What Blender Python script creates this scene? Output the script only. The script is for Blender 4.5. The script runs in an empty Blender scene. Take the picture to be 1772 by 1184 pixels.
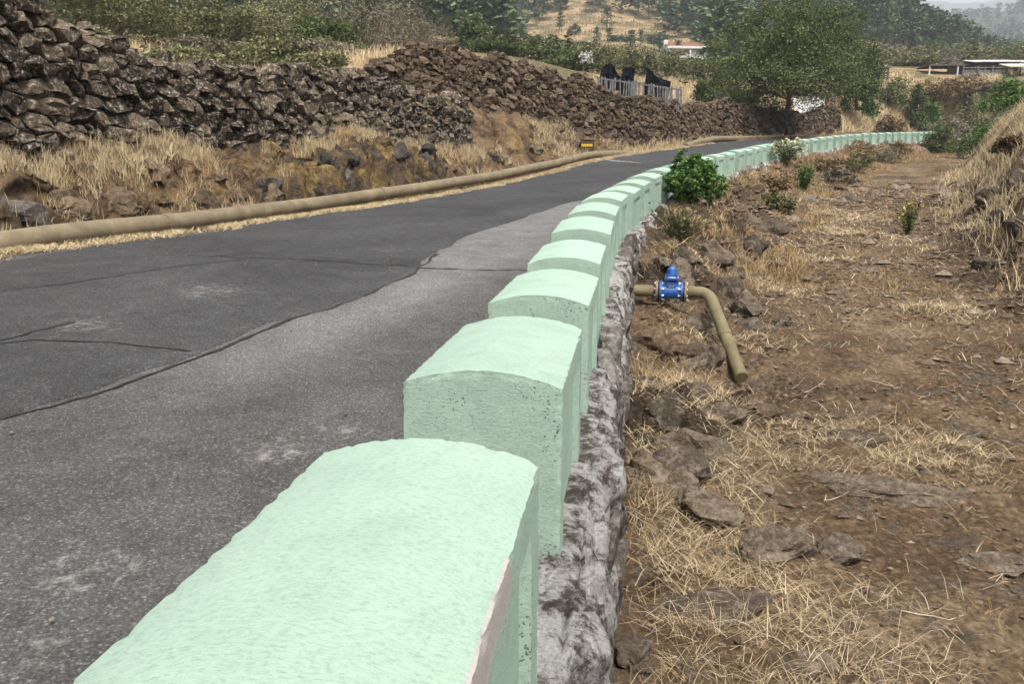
import bpy, bmesh, math, random
import numpy as np
from mathutils import Matrix, Vector

SC = bpy.context.scene
COL = SC.collection
RNG = np.random.default_rng(7)
random.seed(7)

# ------------------------------------------------------------------ camera, sky, sun, exposure
CAMZ = 1.2
PITCH = math.radians(12.0)
FPX = 1330.0 / 1772.0
cam_data = bpy.data.cameras.new('camera')
cam_data.sensor_width = 36.0
cam_data.lens = 36.0 * FPX
cam_data.clip_start = 0.05
cam_data.clip_end = 12000.0
cam = bpy.data.objects.new('camera', cam_data)
COL.objects.link(cam)
cam.location = (0, 0, CAMZ)
cam.rotation_euler = (math.pi / 2 - PITCH, 0, 0)
SC.camera = cam

SUN_EL, SUN_AZ = math.radians(57), math.radians(156)      # azimuth clockwise from +Y
world = bpy.data.worlds.new('World')
SC.world = world
world.use_nodes = True
wn, wl = world.node_tree.nodes, world.node_tree.links
wn.clear()
sky = wn.new('ShaderNodeTexSky')
sky.sky_type = 'NISHITA'
sky.sun_disc = False
sky.sun_elevation = SUN_EL
sky.sun_rotation = SUN_AZ
sky.air_density = 1.0
sky.dust_density = 5.0
sky.ozone_density = 1.0
hsv = wn.new('ShaderNodeHueSaturation')
hsv.inputs['Saturation'].default_value = 0.35
bg = wn.new('ShaderNodeBackground')
bg.inputs['Strength'].default_value = 0.10
wo = wn.new('ShaderNodeOutputWorld')
wl.new(sky.outputs[0], hsv.inputs['Color'])
wl.new(hsv.outputs[0], bg.inputs['Color'])
wl.new(bg.outputs[0], wo.inputs['Surface'])

sun_data = bpy.data.lights.new('sun', 'SUN')
sun_data.energy = 2.0
sun_data.angle = math.radians(11)
sun_data.color = (1.0, 0.95, 0.87)
sun = bpy.data.objects.new('sun', sun_data)
COL.objects.link(sun)
sd = Vector((math.sin(SUN_AZ) * math.cos(SUN_EL), math.cos(SUN_AZ) * math.cos(SUN_EL), math.sin(SUN_EL)))
sun.rotation_euler = sd.to_track_quat('Z', 'Y').to_euler()
sun.location = (0, 0, 60)

SC.view_settings.view_transform = 'Standard'
SC.view_settings.look = 'None'
SC.view_settings.exposure = 1.98
SC.view_settings.gamma = 1.0
SC.view_settings.use_curve_mapping = False
SC.render.engine = 'CYCLES'
SC.cycles.max_bounces = 4
SC.cycles.diffuse_bounces = 2
SC.cycles.glossy_bounces = 2
SC.cycles.transmission_bounces = 2
SC.cycles.volume_bounces = 0
SC.cycles.transparent_max_bounces = 4
SC.cycles.use_denoising = True
SC.cycles.use_adaptive_sampling = True
SC.cycles.adaptive_threshold = 0.02

# ------------------------------------------------------------------ numeric helpers
def _h(ix, iy, iz, seed):
    n = (ix * 374761393 + iy * 668265263 + iz * 2147483647 + seed * 1274126177) & 0xFFFFFFFF
    n = ((n ^ (n >> 13)) * 1274126177) & 0xFFFFFFFF
    n = ((n ^ (n >> 16)) * 2246822519) & 0xFFFFFFFF
    return ((n ^ (n >> 15)) & 0xFFFF) / 65535.0

def vnoise(p, seed=0):
    p = np.asarray(p, float)
    i = np.floor(p).astype(np.int64)
    f = p - i
    f = f * f * (3 - 2 * f)
    r = 0
    for dx in (0, 1):
        for dy in (0, 1):
            for dz in (0, 1):
                w = (f[..., 0] if dx else 1 - f[..., 0]) * (f[..., 1] if dy else 1 - f[..., 1]) * (f[..., 2] if dz else 1 - f[..., 2])
                r = r + w * _h(i[..., 0] + dx, i[..., 1] + dy, i[..., 2] + dz, seed)
    return r * 2 - 1

def fbm(p, octv=4, seed=0, gain=0.5):
    p = np.asarray(p, float)
    r = 0
    a = 1.0
    for o in range(octv):
        r = r + a * vnoise(p * (2.03 ** o) + o * 17.3, seed + o)
        a *= gain
    return r

def v3(x, y, z):
    x, y, z = np.broadcast_arrays(x, y, z)
    return np.stack([x, y, z], -1).astype(float)

def sstep(a, b, x):
    t = np.clip((x - a) / (b - a), 0, 1)
    return t * t * (3 - 2 * t)

# ray of a photo point (1772 x 1184): used to turn measured points plus a distance into places
def at(u, v, Y):
    dx = (u - 886) / 1330.0
    dv = -(v - 592) / 1330.0
    d = np.array([dx, math.cos(PITCH) + dv * math.sin(PITCH), -math.sin(PITCH) + dv * math.cos(PITCH)])
    q = d * (Y / d[1])
    return Vector((q[0], q[1], q[2] + CAMZ))

def proj(p):
    p = np.asarray(p, float) - np.array([0, 0, CAMZ])
    z = p[..., 1] * math.cos(PITCH) - p[..., 2] * math.sin(PITCH)
    yv = p[..., 1] * math.sin(PITCH) + p[..., 2] * math.cos(PITCH)
    z = np.where(z > 0.01, z, 0.01)
    return 886 + 1330 * p[..., 0] / z, 592 - 1330 * yv / z, z

# ------------------------------------------------------------------ the line of the parapet
PTS = np.array([(-1.45, -9, -.62), (-.75, -4, -.62), (-.18, 0, -.62), (.15, 2.24, -.62), (.38, 3.73, -.61), (.62, 5.21, -.57),
    (.84, 6.64, -.485), (1.06, 8.12, -.345), (1.32, 9.53, -.27), (1.63, 10.75, -.2), (2.05, 12.25, -.1), (2.5, 13.82, 0),
    (2.92, 15.13, .1), (4.75, 19.3, .45), (10.1, 30.2, 1.3), (18.15, 42.04, 2.3), (31.9, 58.25, 3.41), (47, 74, 4.4), (62, 88, 5.2)])
PY = np.arange(-9, 88, .25)
def _sm(c):
    v = np.interp(PY, PTS[:, 1], PTS[:, c])
    k = np.exp(-.5 * (np.arange(-12, 13) / 5.) ** 2)
    k /= k.sum()
    vv = np.concatenate([v[0] + (v[1] - v[0]) * np.arange(-12, 0), v, v[-1] + (v[-1] - v[-2]) * np.arange(1, 13)])
    return np.convolve(vv, k, 'valid')
PX = _sm(0)
PZ = _sm(2) + CAMZ
PS = np.r_[0, np.cumsum(np.hypot(np.diff(PX), np.diff(PY)))]
PS -= np.interp(2.24, PY, PS)
TX = np.gradient(PX, PS); TY = np.gradient(PY, PS)
_l = np.hypot(TX, TY); TX /= _l; TY /= _l
def PT(s, t):            # s along the parapet, t to the right of the blocks' right face
    x = np.interp(s, PS, PX); y = np.interp(s, PS, PY)
    tx = np.interp(s, PS, TX); ty = np.interp(s, PS, TY)
    return x + ty * t, y - tx * t
def zr(s):               # plinth / road level at the parapet
    return np.interp(s, PS, PZ) - .57
def head(s):
    return np.arctan2(np.interp(s, PS, TX), np.interp(s, PS, TY))
CSX = [-10, 4.9, 6.3, 8.2, 10.8, 13.6, 17.9, 22.4, 25.1, 31.9, 45, 95]
CSV = [.04, .04, .022, .005, -.006, -.02, -.025, -.006, .019, .055, .08, .08]
def roadz(s, t):
    return zr(s) + np.interp(s, CSX, CSV) * (-.5 - t)
def inv(x, y):
    x = np.asarray(x, float); y = np.asarray(y, float)
    sh = x.shape
    x = x.ravel(); y = y.ravel()
    bs = np.empty_like(x); bt = np.empty_like(x)
    for i in range(0, len(x), 20000):
        xx, yy = x[i:i + 20000], y[i:i + 20000]
        d = (xx[:, None] - PX[None]) ** 2 + (yy[:, None] - PY[None]) ** 2
        k = d.argmin(1)
        rx, ry = xx - PX[k], yy - PY[k]
        bs[i:i + 20000] = PS[k] + rx * TX[k] + ry * TY[k]
        bt[i:i + 20000] = rx * TY[k] - ry * TX[k]
    return bs.reshape(sh), bt.reshape(sh)

# left side: where the dry-stone walls stand and how high they start / end above road level
A_END = 20.9
def tA(s): return -8.2 + 0 * s
def tB(s): return np.interp(s, [14, 20, 28, 34, 46, 60], [-12, -11, -8.5, -7.3, -7, -7])
A_BASE = ([-9, 3, 6.7, 8.8, 11, 12.6, 14.6, 16.9, 19.6, 21], [.9, 1.0, 1.06, 1.3, 1.3, 1.24, 1.45, 1.22, .8, .7])
A_TOP = ([-9, 3, 7.2, 8.0, 8.7, 9.2, 10.2, 11.5, 12.9, 14.3, 15.8, 17.3, 18.8, 21], [3.2, 3.4, 3.36, 3.2, 3.0, 2.8, 2.86, 2.86, 2.92, 3.0, 2.96, 2.75, 2.55, 2.5])
B_BASE = ([17, 24, 25.8, 28.4, 31.5, 33.4, 39.4, 46, 57, 66], [2.4, 2.2, 1.9, 1.45, .62, .5, .6, .6, .62, .8])
B_TOP = ([17, 20.7, 21.8, 24.1, 25.8, 27.4, 29, 30.4, 31.8, 33.6, 36.8, 45.4, 48.4, 51.6, 57], [3.5, 3.95, 4.43, 4.25, 4.0, 3.8, 3.63, 3.6, 2.97, 2.75, 2.65, 2.69, 2.56, 2.32, 2.15])

def bankL(s, t):         # roadside bank between the road edge and the walls
    fa = s < A_END
    tw = np.where(fa, -8.2, tB(s))
    hb = np.where(fa, np.interp(s, *A_BASE), np.interp(s, *B_BASE))
    edge = roadz(s, np.full_like(t, -6.0)) - zr(s)
    cut = sstep(10.6, 12, s) * sstep(18.2, 17, s)
    k = sstep(-6.85, -7.75, t) * (1 - cut) + (sstep(-6.95, -7.22, t) * .8 + .2 * sstep(-7.2, -7.75, t)) * cut
    k2 = sstep(-6.85, np.minimum(tw, -6.9) + .2, t)
    prof = np.where(fa, k * .82 + .18 * sstep(-7.6, -8.2, t), k2)
    x, y = PT(s, t)
    n = fbm(v3(x * 1.1, y * 1.1, 0), 4, 11) * .18 + np.abs(fbm(v3(x * 2.7, y * 2.7, 3), 4, 12, .6)) * .24 - .12
    return zr(s) + edge + prof * (hb - edge) + n * sstep(-6.6, -7.2, t) * sstep(tw - .3, tw + .3, t) + .02 * fbm(v3(x * 3, y * 3, 1), 3, 4)

def rockmask(s, t):
    x, y = PT(s, t)
    m = sstep(1.9, .9, t + .5 * vnoise(v3(s * .8, 0 * s, 4), 9)) * sstep(2.0, 3.4, s) * sstep(24, 16, s)
    m2 = sstep(4.6, 5.2, t) * sstep(6.9, 6.0, t) * sstep(30, 22, s) * .8
    return np.clip(np.maximum(m, m2) * sstep(-.35, .1, fbm(v3(x * .9, y * .9, 6), 3, 27)), 0, 1)

def worley(a, b, cell, seed):
    return _worley(a, b, cell, seed)

def bedz(s, t):          # right side: the dry watercourse and its far bank
    x, y = PT(s, t)
    nr = sstep(5.5, 9, s)
    near = -.86 - .12 * sstep(.2, 2.2, t)
    far = -.30 - .68 * sstep(.25, 1.9 + .5 * vnoise(v3(s * .35, 0, 0), 5), t)
    base = near * (1 - nr) + far * nr
    # rocky spur in front of the parapet around the bush
    spur = np.exp(-((s - 12.0) / 3.6) ** 2) * np.exp(-((t - 1.0) / .8) ** 2) * .2
    tf = 5.35 + .5 * vnoise(v3(s * .22, 3, 0), 8) - 1.2 * sstep(40, 62, s)
    bank = sstep(tf, tf + 2.7, t) * (2.95 - .5 * sstep(34, 50, s)) + np.clip(t - tf - 2.2, 0, 5) * .24
    rough = fbm(v3(x * .9, y * .9, 5), 4, 21) * .07 + np.abs(fbm(v3(x * 2.3, y * 2.3, 5), 4, 22, .6)) * .07
    # tilted bedrock shelves in the near bed
    g = x * .35 + y * .95 + .35 * fbm(v3(x * 1.3, y * 1.3, 0), 3, 25)
    fr = g / .55 - np.floor(g / .55)
    shelf = (fr ** 3) * .10 * sstep(-.05, .35, fbm(v3(x * .8, y * .8, 9), 3, 26)) * sstep(7, 4, s) * sstep(.3, .8, t)
    rough = rough + shelf
    # craggy outcrop along the foot of the parapet
    cm = rockmask(s, t)
    f1, f2, idv = worley(x + .12 * fbm(v3(x * 3, y * 3, 1), 2, 28), y + .12 * fbm(v3(x * 3, y * 3, 7), 2, 29), .42, 5)
    crag = (idv - .35) * .26 * np.clip((f2 - f1) / .12, 0, 1) + np.abs(fbm(v3(x * 5, y * 5, 3), 3, 30)) * .07
    rough = rough + cm * crag * (1 - .9 * np.exp(-((s - 6.5) / .7) ** 2) * sstep(1.8, 1.2, t))
    slopey = sstep(2.4, .4, t) * np.maximum(nr, .55 * sstep(2.2, 4, s)) + sstep(tf, tf + 1, t)
    rough2 = (np.abs(fbm(v3(x * 1.6, y * 1.6, 2), 4, 23)) * .34 + np.abs(fbm(v3(x * 4.3, y * 4.3, 2), 3, 24)) * .10 - .06) * np.clip(slopey, 0, 1)
    dip = .26 * np.exp(-((s - 5.5) / .55) ** 2 - ((t - 1.35) / .45) ** 2)      # scoured below the outlet
    return zr(s) + base + spur + bank + rough + rough2 - .05 - dip

# far land: elevation (tangent) over azimuth and log distance, through measured points
_cp = []
def cpx(u, v, Y):
    q = at(u, v, Y)
    r = math.hypot(q.x, q.y)
    _cp.append((math.atan2(q.x, q.y), math.log(r), q.z / r))
for u, v, Y in [(0, 60, 22), (0, 40, 60), (0, 20, 140), (0, -70, 300), (250, 92, 24), (250, 84, 55), (250, 50, 140), (250, -60, 300), (480, 105, 26), (480, 96, 60),
        (480, 70, 130), (480, -50, 300), (650, 104, 32), (680, 92, 60), (700, 75, 140), (700, -40, 320), (850, 95, 60), (850, 78, 140), (850, -20, 330), (840, 150, 36),
        (900, 72, 210), (960, 45, 240), (1030, 18, 262), (1080, 45, 240), (1000, 84, 180), (1100, 76, 200), (1160, 98, 190), (1200, 102, 190), (1100, -40, 340), (1000, -30, 340),
        (1000, 140, 42), (1100, 158, 50), (1180, 140, 80), (1170, 124, 120), (1260, 130, 110), (1340, 186, 52), (1300, 100, 190), (1300, 0, 280), (1400, -40, 310), (1420, 180, 66),
        (1560, 205, 74), (1560, 170, 84), (1560, 138, 94), (1700, 137, 96), (1770, 132, 98), (1500, 118, 110), (1620, 112, 150), (1720, 100, 170), (1500, 70, 210), (1480, 10, 280), (1580, 85, 230), (1640, 100, 260),
        (1700, 96, 400), (1772, 90, 450), (1772, 18, 950), (1700, 52, 900), (1650, 74, 750), (1560, 60, 700), (1560, 56, 1700), (1600, 56, 1700), (1650, 58, 1700), (1720, 56, 1700), (1500, 0, 800),
        (-300, 30, 100), (-300, -80, 300), (2100, 120, 100), (2100, 0, 900), (2100, 100, 300), (2100, -30, 1700), (1300, -60, 1700), (600, -90, 1700), (0, -120, 1700)]:
    cpx(u, v, Y)
for az in (-180, -120, -80, 80, 120, 180):
    for r, e in ((15, .02), (60, .04), (300, .12), (1700, .2)):
        _cp.append((math.radians(az), math.log(r), e))
_cp = np.array(_cp)
_cs = np.array([3.0, 1.0])
def _phi(r): return np.sqrt(r * r + .02)
_q = _cp[:, :2] * _cs
_A = _phi(np.linalg.norm(_q[:, None] - _q[None], axis=2)) + np.eye(len(_q)) * -1e-3
_B = np.c_[np.ones(len(_q)), _q]
_K = np.block([[_A, _B], [_B.T, np.zeros((3, 3))]])
_W = np.linalg.solve(_K, np.r_[_cp[:, 2], np.zeros(3)])
def zfar(x, y):
    x = np.asarray(x, float); y = np.asarray(y, float)
    sh = x.shape
    x = x.ravel(); y = y.ravel()
    r = np.maximum(np.hypot(x, y), 12.0)
    q = np.c_[np.arctan2(x, y), np.log(r)] * _cs
    e = np.empty(len(x))
    for i in range(0, len(x), 20000):
        qq = q[i:i + 20000]
        e[i:i + 20000] = _phi(np.linalg.norm(qq[:, None] - _q[None], axis=2)) @ _W[:len(_q)] + np.c_[np.ones(len(qq)), qq] @ _W[len(_q):]
    z = e * r
    z = z + fbm(v3(x * .02, y * .02, 0), 3, 31) * np.clip(r * .006, 0, 6) + fbm(v3(x * .3, y * .3, 0), 2, 33) * .12
    return z.reshape(sh)

def landz(x, y):
    s, t = inv(x, y)
    z = zfar(x, y)
    # left plateau behind the walls
    top = np.where(s < 20.8, np.interp(s, *A_TOP), np.interp(s, *B_TOP)) - .18
    tw = np.where(s < 20.8, -8.2, tB(s))
    pl = zr(s) + top
    k = sstep(0, 14, tw - 1.0 - t)
    ins = (s < 62)
    z = np.where((t < 0) & ins, pl * (1 - k) + z * k, z)
    # right bank top
    br = zr(np.clip(s, -10, 80)) - .98 + 2.3 + .8
    k = sstep(11, 26, t)
    z = np.where((t > 0) & (s < 75), (br - .25) * (1 - k) + z * k, z)
    # corridor lies under the road, bank and watercourse sheets
    mid = (t > tw - .9) & (t < 11.5) & (s < 66)
    z = np.where(mid, np.minimum(z, zr(s) - 2.6), z)
    mid2 = (t > -7.5) & (t < .6) & (s >= 66) & (s < 95)
    zc = zr(np.clip(s, -9, 100))
    ramp = sstep(-7.2, -11.5, t)
    z = np.where((s >= 62) & (s < 95) & (t > -14) & (t <= .6) & ~mid, (zc - .3) * (1 - ramp) + (z) * ramp, z)
    z = np.where((t > .6) & (t < 11.5) & (s >= 66) & (s < 78), zr(s) - .6 + sstep(.6, 9, t) * 2.0, z)
    return z

def _worley(a, b, cell, seed):
    ia, ib = np.floor(a / cell).astype(np.int64), np.floor(b / cell).astype(np.int64)
    f1 = np.full(a.shape, 9.0); f2 = f1.copy(); idv = np.zeros(a.shape)
    for da in (-1, 0, 1):
        for db in (-1, 0, 1):
            ca, cb = ia + da, ib + db
            pa = (ca + _h(ca, cb, ca * 0, seed)) * cell; pb = (cb + _h(ca, cb, ca * 0 + 1, seed)) * cell
            d = np.hypot(a - pa, b - pb) / cell
            n = d < f1
            f2 = np.where(n, f1, np.minimum(f2, d))
            idv = np.where(n, _h(ca, cb, ca * 0 + 2, seed), idv)
            f1 = np.where(n, d, f1)
    return f1, f2, idv

# ------------------------------------------------------------------ mesh helpers
def np_mesh(name, V, F, rnd=None, smooth=False):
    V = np.asarray(V, np.float32).reshape(-1, 3)
    F = np.asarray(F, np.int32)
    me = bpy.data.meshes.new(name)
    k = F.shape[1]
    me.vertices.add(len(V)); me.vertices.foreach_set('co', V.ravel())
    me.loops.add(F.size); me.loops.foreach_set('vertex_index', F.ravel())
    me.polygons.add(len(F))
    me.polygons.foreach_set('loop_start', np.arange(0, F.size, k, dtype=np.int32))
    try:
        me.polygons.foreach_set('loop_total', np.full(len(F), k, np.int32))
    except Exception:
        pass
    if rnd is not None:
        a = me.attributes.new('rnd', 'FLOAT', 'POINT')
        a.data.foreach_set('value', np.asarray(rnd, np.float32))
    me.polygons.foreach_set('use_smooth', np.full(len(F), smooth, bool))
    me.update(calc_edges=True)
    return me

def grid_faces(nu, nv):
    i = np.arange(nu - 1)[:, None] * nv + np.arange(nv - 1)[None]
    return np.stack([i, i + nv, i + nv + 1, i + 1], -1).reshape(-1, 4)

def grid_mesh(name, V, smooth=True):     # V (nu, nv, 3)
    return np_mesh(name, V.reshape(-1, 3), grid_faces(V.shape[0], V.shape[1]), smooth=smooth)

def obj(name, me, mat=None, parent=None, loc=None, label=None, cat=None, group=None, kind=None, rot=None):
    o = bpy.data.objects.new(name, me)
    COL.objects.link(o)
    if mat is not None and me is not None and len(me.materials) == 0:
        me.materials.append(mat)
    if loc is not None: o.location = loc
    if rot is not None: o.rotation_euler = rot
    if parent is not None: o.parent = parent
    tag(o, label, cat, group, kind)
    return o

def tag(o, label=None, cat=None, group=None, kind=None):
    if label: o['label'] = label
    if cat: o['category'] = cat
    if group: o['group'] = group
    if kind: o['kind'] = kind

def copy_tree(o, parent=None):
    c = o.copy()
    COL.objects.link(c)
    c.parent = parent
    for ch in list(o.children):
        copy_tree(ch, c)
    return c

class MB:                                  # collects pieces of ONE part
    def __init__(self): self.bm = bmesh.new()
    def box(self, c, size, rot=None, bev=0):
        m = Matrix.Translation(Vector(c)) @ (rot.to_4x4() if rot is not None else Matrix.Identity(4)) @ Matrix.Diagonal((*size, 1))
        r = bmesh.ops.create_cube(self.bm, size=1, matrix=m)
        if bev:
            es = list({e for v in r['verts'] for e in v.link_edges})
            bmesh.ops.bevel(self.bm, geom=es, offset=bev, segments=2, affect='EDGES')
        return self
    def cyl(self, a, b, r, r2=None, n=16):
        a, b = Vector(a), Vector(b)
        d = b - a
        m = Matrix.Translation((a + b) / 2) @ d.to_track_quat('Z', 'Y').to_matrix().to_4x4()
        bmesh.ops.create_cone(self.bm, cap_ends=True, segments=n, radius1=r, radius2=r if r2 is None else r2, depth=d.length, matrix=m)
        return self
    def mesh(self, name, smooth=False):
        me = bpy.data.meshes.new(name)
        bmesh.ops.recalc_face_normals(self.bm, faces=self.bm.faces)
        self.bm.to_mesh(me); self.bm.free()
        if smooth:
            me.polygons.foreach_set('use_smooth', np.ones(len(me.polygons), bool))
            me.set_sharp_from_angle(angle=math.radians(38))
        return me

def tube(pts, rad, n=12, caps=True):
    pts = np.asarray(pts, float)
    rad = np.broadcast_to(np.asarray(rad, float), (len(pts),))
    T = np.gradient(pts, axis=0)
    T /= np.linalg.norm(T, axis=1)[:, None] + 1e-9
    up = np.array([0.13, .21, 1.0]) if abs(T[0][2]) < .9 else np.array([1.0, .2, 0])
    V = []
    for p, t, r in zip(pts, T, rad):
        a = np.cross(t, up); a /= np.linalg.norm(a) + 1e-9
        b = np.cross(t, a); up = -b if np.dot(-b, up) > 0 else b
        an = np.linspace(0, 2 * np.pi, n, endpoint=False)
        V.append(p + r * (np.cos(an)[:, None] * a + np.sin(an)[:, None] * b))
    V = np.array(V)
    m = len(pts)
    i = np.arange(m - 1)[:, None] * n
    j = np.arange(n)[None]
    jn = (j + 1) % n
    F = np.stack([i + j, i + jn, i + n + jn, i + n + j], -1).reshape(-1, 4)
    V = V.reshape(-1, 3)
    if caps:
        V = np.r_[V, pts[:1], pts[-1:]]
        c0, c1 = m * n, m * n + 1
        k = np.arange(n); kn = (k + 1) % n
        F = np.r_[F, np.stack([np.full(n, c0), kn, k, k], -1)[:, [0, 1, 2, 2]] * 0 + np.stack([np.full(n, c0), kn, k, np.full(n, c0)], -1)][:len(F)] if False else F
    return V[:m * n], F

def tubes_mesh(name, lst, smooth=True):
    VV, FF, o = [], [], 0
    for pts, rad, n in lst:
        V, F = tube(pts, rad, n)
        VV.append(V); FF.append(F + o); o += len(V)
    return np_mesh(name, np.concatenate(VV), np.concatenate(FF), smooth=smooth)

def capped_tube(name, pts, rad, n=16):
    V, F = tube(pts, rad, n)
    m = len(pts)
    me = np_mesh(name, V, F, smooth=True)
    bm = bmesh.new(); bm.from_mesh(me)
    bm.verts.ensure_lookup_table()
    for base in (0, (m - 1) * n):
        f = bm.faces.new([bm.verts[base + k] for k in range(n)])
        f.smooth = False
    bmesh.ops.recalc_face_normals(bm, faces=bm.faces)
    bm.to_mesh(me); bm.free()
    return me

# blades of grass / straw: base points, heights, lean
def blades(P, H, Wd, lean, az=None, seed=0, curl=.5):
    r = np.random.default_rng(seed)
    n = len(P)
    P = np.asarray(P, float)
    az = r.uniform(0, 2 * np.pi, n) if az is None else az
    d = np.stack([np.cos(az), np.sin(az), np.zeros(n)], 1)
    side = np.stack([-np.sin(az), np.cos(az), np.zeros(n)], 1)
    tw = r.uniform(0, 2 * np.pi, n)[:, None]
    side = side * np.cos(tw) + d * np.sin(tw)
    H = np.broadcast_to(H, (n,))[:, None]; Wd = np.broadcast_to(Wd, (n,))[:, None]
    lean = np.broadcast_to(lean, (n,))[:, None]
    mid = P + H * .5 * (d * np.sin(lean * .7) + np.array([0, 0, 1.]) * np.cos(lean * .7))
    l2 = np.minimum(lean * (1 + curl), 1.75)
    tip = mid + H * .5 * (d * np.sin(l2) + np.array([0, 0, 1.]) * np.cos(l2))
    V = np.stack([P - side * Wd * .5, P + side * Wd * .5, mid - side * Wd * .4, mid + side * Wd * .4, tip], 1)
    b = np.arange(n)[:, None] * 5
    F = np.stack([b + np.array([[0, 1, 3]]), b + np.array([[0, 3, 2]]), b + np.array([[2, 3, 4]])], 1).reshape(-1, 3)
    rnd = np.repeat(r.random(n), 5)
    return V.reshape(-1, 3), F, rnd

def leaves(C, size, seed=0, up=.35, asp=.5):
    r = np.random.default_rng(seed)
    n = len(C)
    a = r.normal(size=(n, 3)); a /= np.linalg.norm(a, axis=1)[:, None]
    nn = r.normal(size=(n, 3)); nn[:, 2] = np.abs(nn[:, 2]) + up; 
    b = np.cross(nn, a); b /= np.linalg.norm(b, axis=1)[:, None] + 1e-9
    a = np.cross(b, nn); a /= np.linalg.norm(a, axis=1)[:, None] + 1e-9
    s = (np.broadcast_to(size, (n,)) * r.uniform(.65, 1.3, n))[:, None]
    V = np.stack([C - a * s * .5, C + b * s * asp * .5 + a * s * .05, C + a * s * .5, C - b * s * asp * .5 + a * s * .05], 1)
    F = np.arange(n * 4).reshape(-1, 4)
    return V.reshape(-1, 3), F, np.repeat(r.random(n), 4)

# ------------------------------------------------------------------ materials
class NT:
    def __init__(self, name):
        self.m = bpy.data.materials.new(name)
        self.m.use_nodes = True
        self.t = self.m.node_tree
        self.t.nodes.clear()
        self.out = self.t.nodes.new('ShaderNodeOutputMaterial')
        self.bsdf = self.n('ShaderNodeBsdfPrincipled')
        self.l(self.bsdf.outputs[0], self.out.inputs['Surface'])
        self.bsdf.inputs['Specular IOR Level'].default_value = .03
    def n(self, typ, **kw):
        nd = self.t.nodes.new(typ)
        for k, v in kw.items():
            if hasattr(nd, k) and k not in nd.inputs: setattr(nd, k, v)
            else:
                nd.inputs[k.replace('_', ' ')].default_value = v
        return nd
    def l(self, a, b): self.t.links.new(a, b)
    def pos(self):
        return self.n('ShaderNodeNewGeometry').outputs['Position']
    def obco(self):
        return self.n('ShaderNodeTexCoord').outputs['Object']
    def noise(self, co, scale, detail=4, rough=.55, dist=0):
        nd = self.n('ShaderNodeTexNoise', Scale=scale, Detail=detail, Roughness=rough, Distortion=dist)
        self.l(co, nd.inputs['Vector'])
        return nd.outputs['Fac']
    def vor(self, co, scale, feature='F1', out='Distance'):
        nd = self.n('ShaderNodeTexVoronoi', Scale=scale)
        nd.feature = feature
        self.l(co, nd.inputs['Vector'])
        return nd.outputs[out]
    def ramp(self, fac, stops, interp='LINEAR'):
        nd = self.n('ShaderNodeValToRGB')
        nd.color_ramp.interpolation = interp
        e = nd.color_ramp.elements
        while len(e) < len(stops): e.new(.5)
        for el, (p, c) in zip(e, stops):
            el.position = p
            el.color = (*c, 1) if not np.isscalar(c) else (c, c, c, 1)
        self.l(fac, nd.inputs['Fac'])
        return nd.outputs['Color']
    def mix(self, fac, a, b, mode='MIX'):
        nd = self.n('ShaderNodeMixRGB', blend_type=mode)
        for v, s in ((fac, 'Fac'), (a, 'Color1'), (b, 'Color2')):
            if hasattr(v, 'links'): self.l(v, nd.inputs[s])
            else: nd.inputs[s].default_value = v if np.isscalar(v) else (*v, 1)
        return nd.outputs['Color']
    def math(self, op, a, b=0.0, c=None, clamp=False):
        nd = self.n('ShaderNodeMath', operation=op, use_clamp=clamp)
        for i, v in enumerate((a, b, c)):
            if v is None: continue
            if hasattr(v, 'links'): self.l(v, nd.inputs[i])
            else: nd.inputs[i].default_value = v
        return nd.outputs[0]
    def attr(self, name='rnd'):
        return self.n('ShaderNodeAttribute', attribute_name=name).outputs['Fac']
    def orand(self): return self.n('ShaderNodeObjectInfo').outputs['Random']
    def done(self, col, rough=.85, bumps=(), dist=.01):
        if hasattr(col, 'links'): self.l(col, self.bsdf.inputs['Base Color'])
        else: self.bsdf.inputs['Base Color'].default_value = (*col, 1)
        if hasattr(rough, 'links'): self.l(rough, self.bsdf.inputs['Roughness'])
        else: self.bsdf.inputs['Roughness'].default_value = rough
        prev = None
        for h, st, ds in bumps:
            b = self.n('ShaderNodeBump', Strength=st, Distance=ds)
            self.l(h, b.inputs['Height'])
            if prev is not None: self.l(prev, b.inputs['Normal'])
            prev = b.outputs[0]
        if prev is not None: self.l(prev, self.bsdf.inputs['Normal'])
        return self.m

def m_simple(name, c1, c2, scale=6, rough=.8, bump=.3, bd=.01, co='pos'):
    t = NT(name)
    p = t.pos() if co == 'pos' else t.obco()
    n1 = t.noise(p, scale, 5)
    return t.done(t.ramp(n1, [(.3, c1), (.7, c2)]), rough, [(t.noise(p, scale * 4, 4), bump, bd)])

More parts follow.
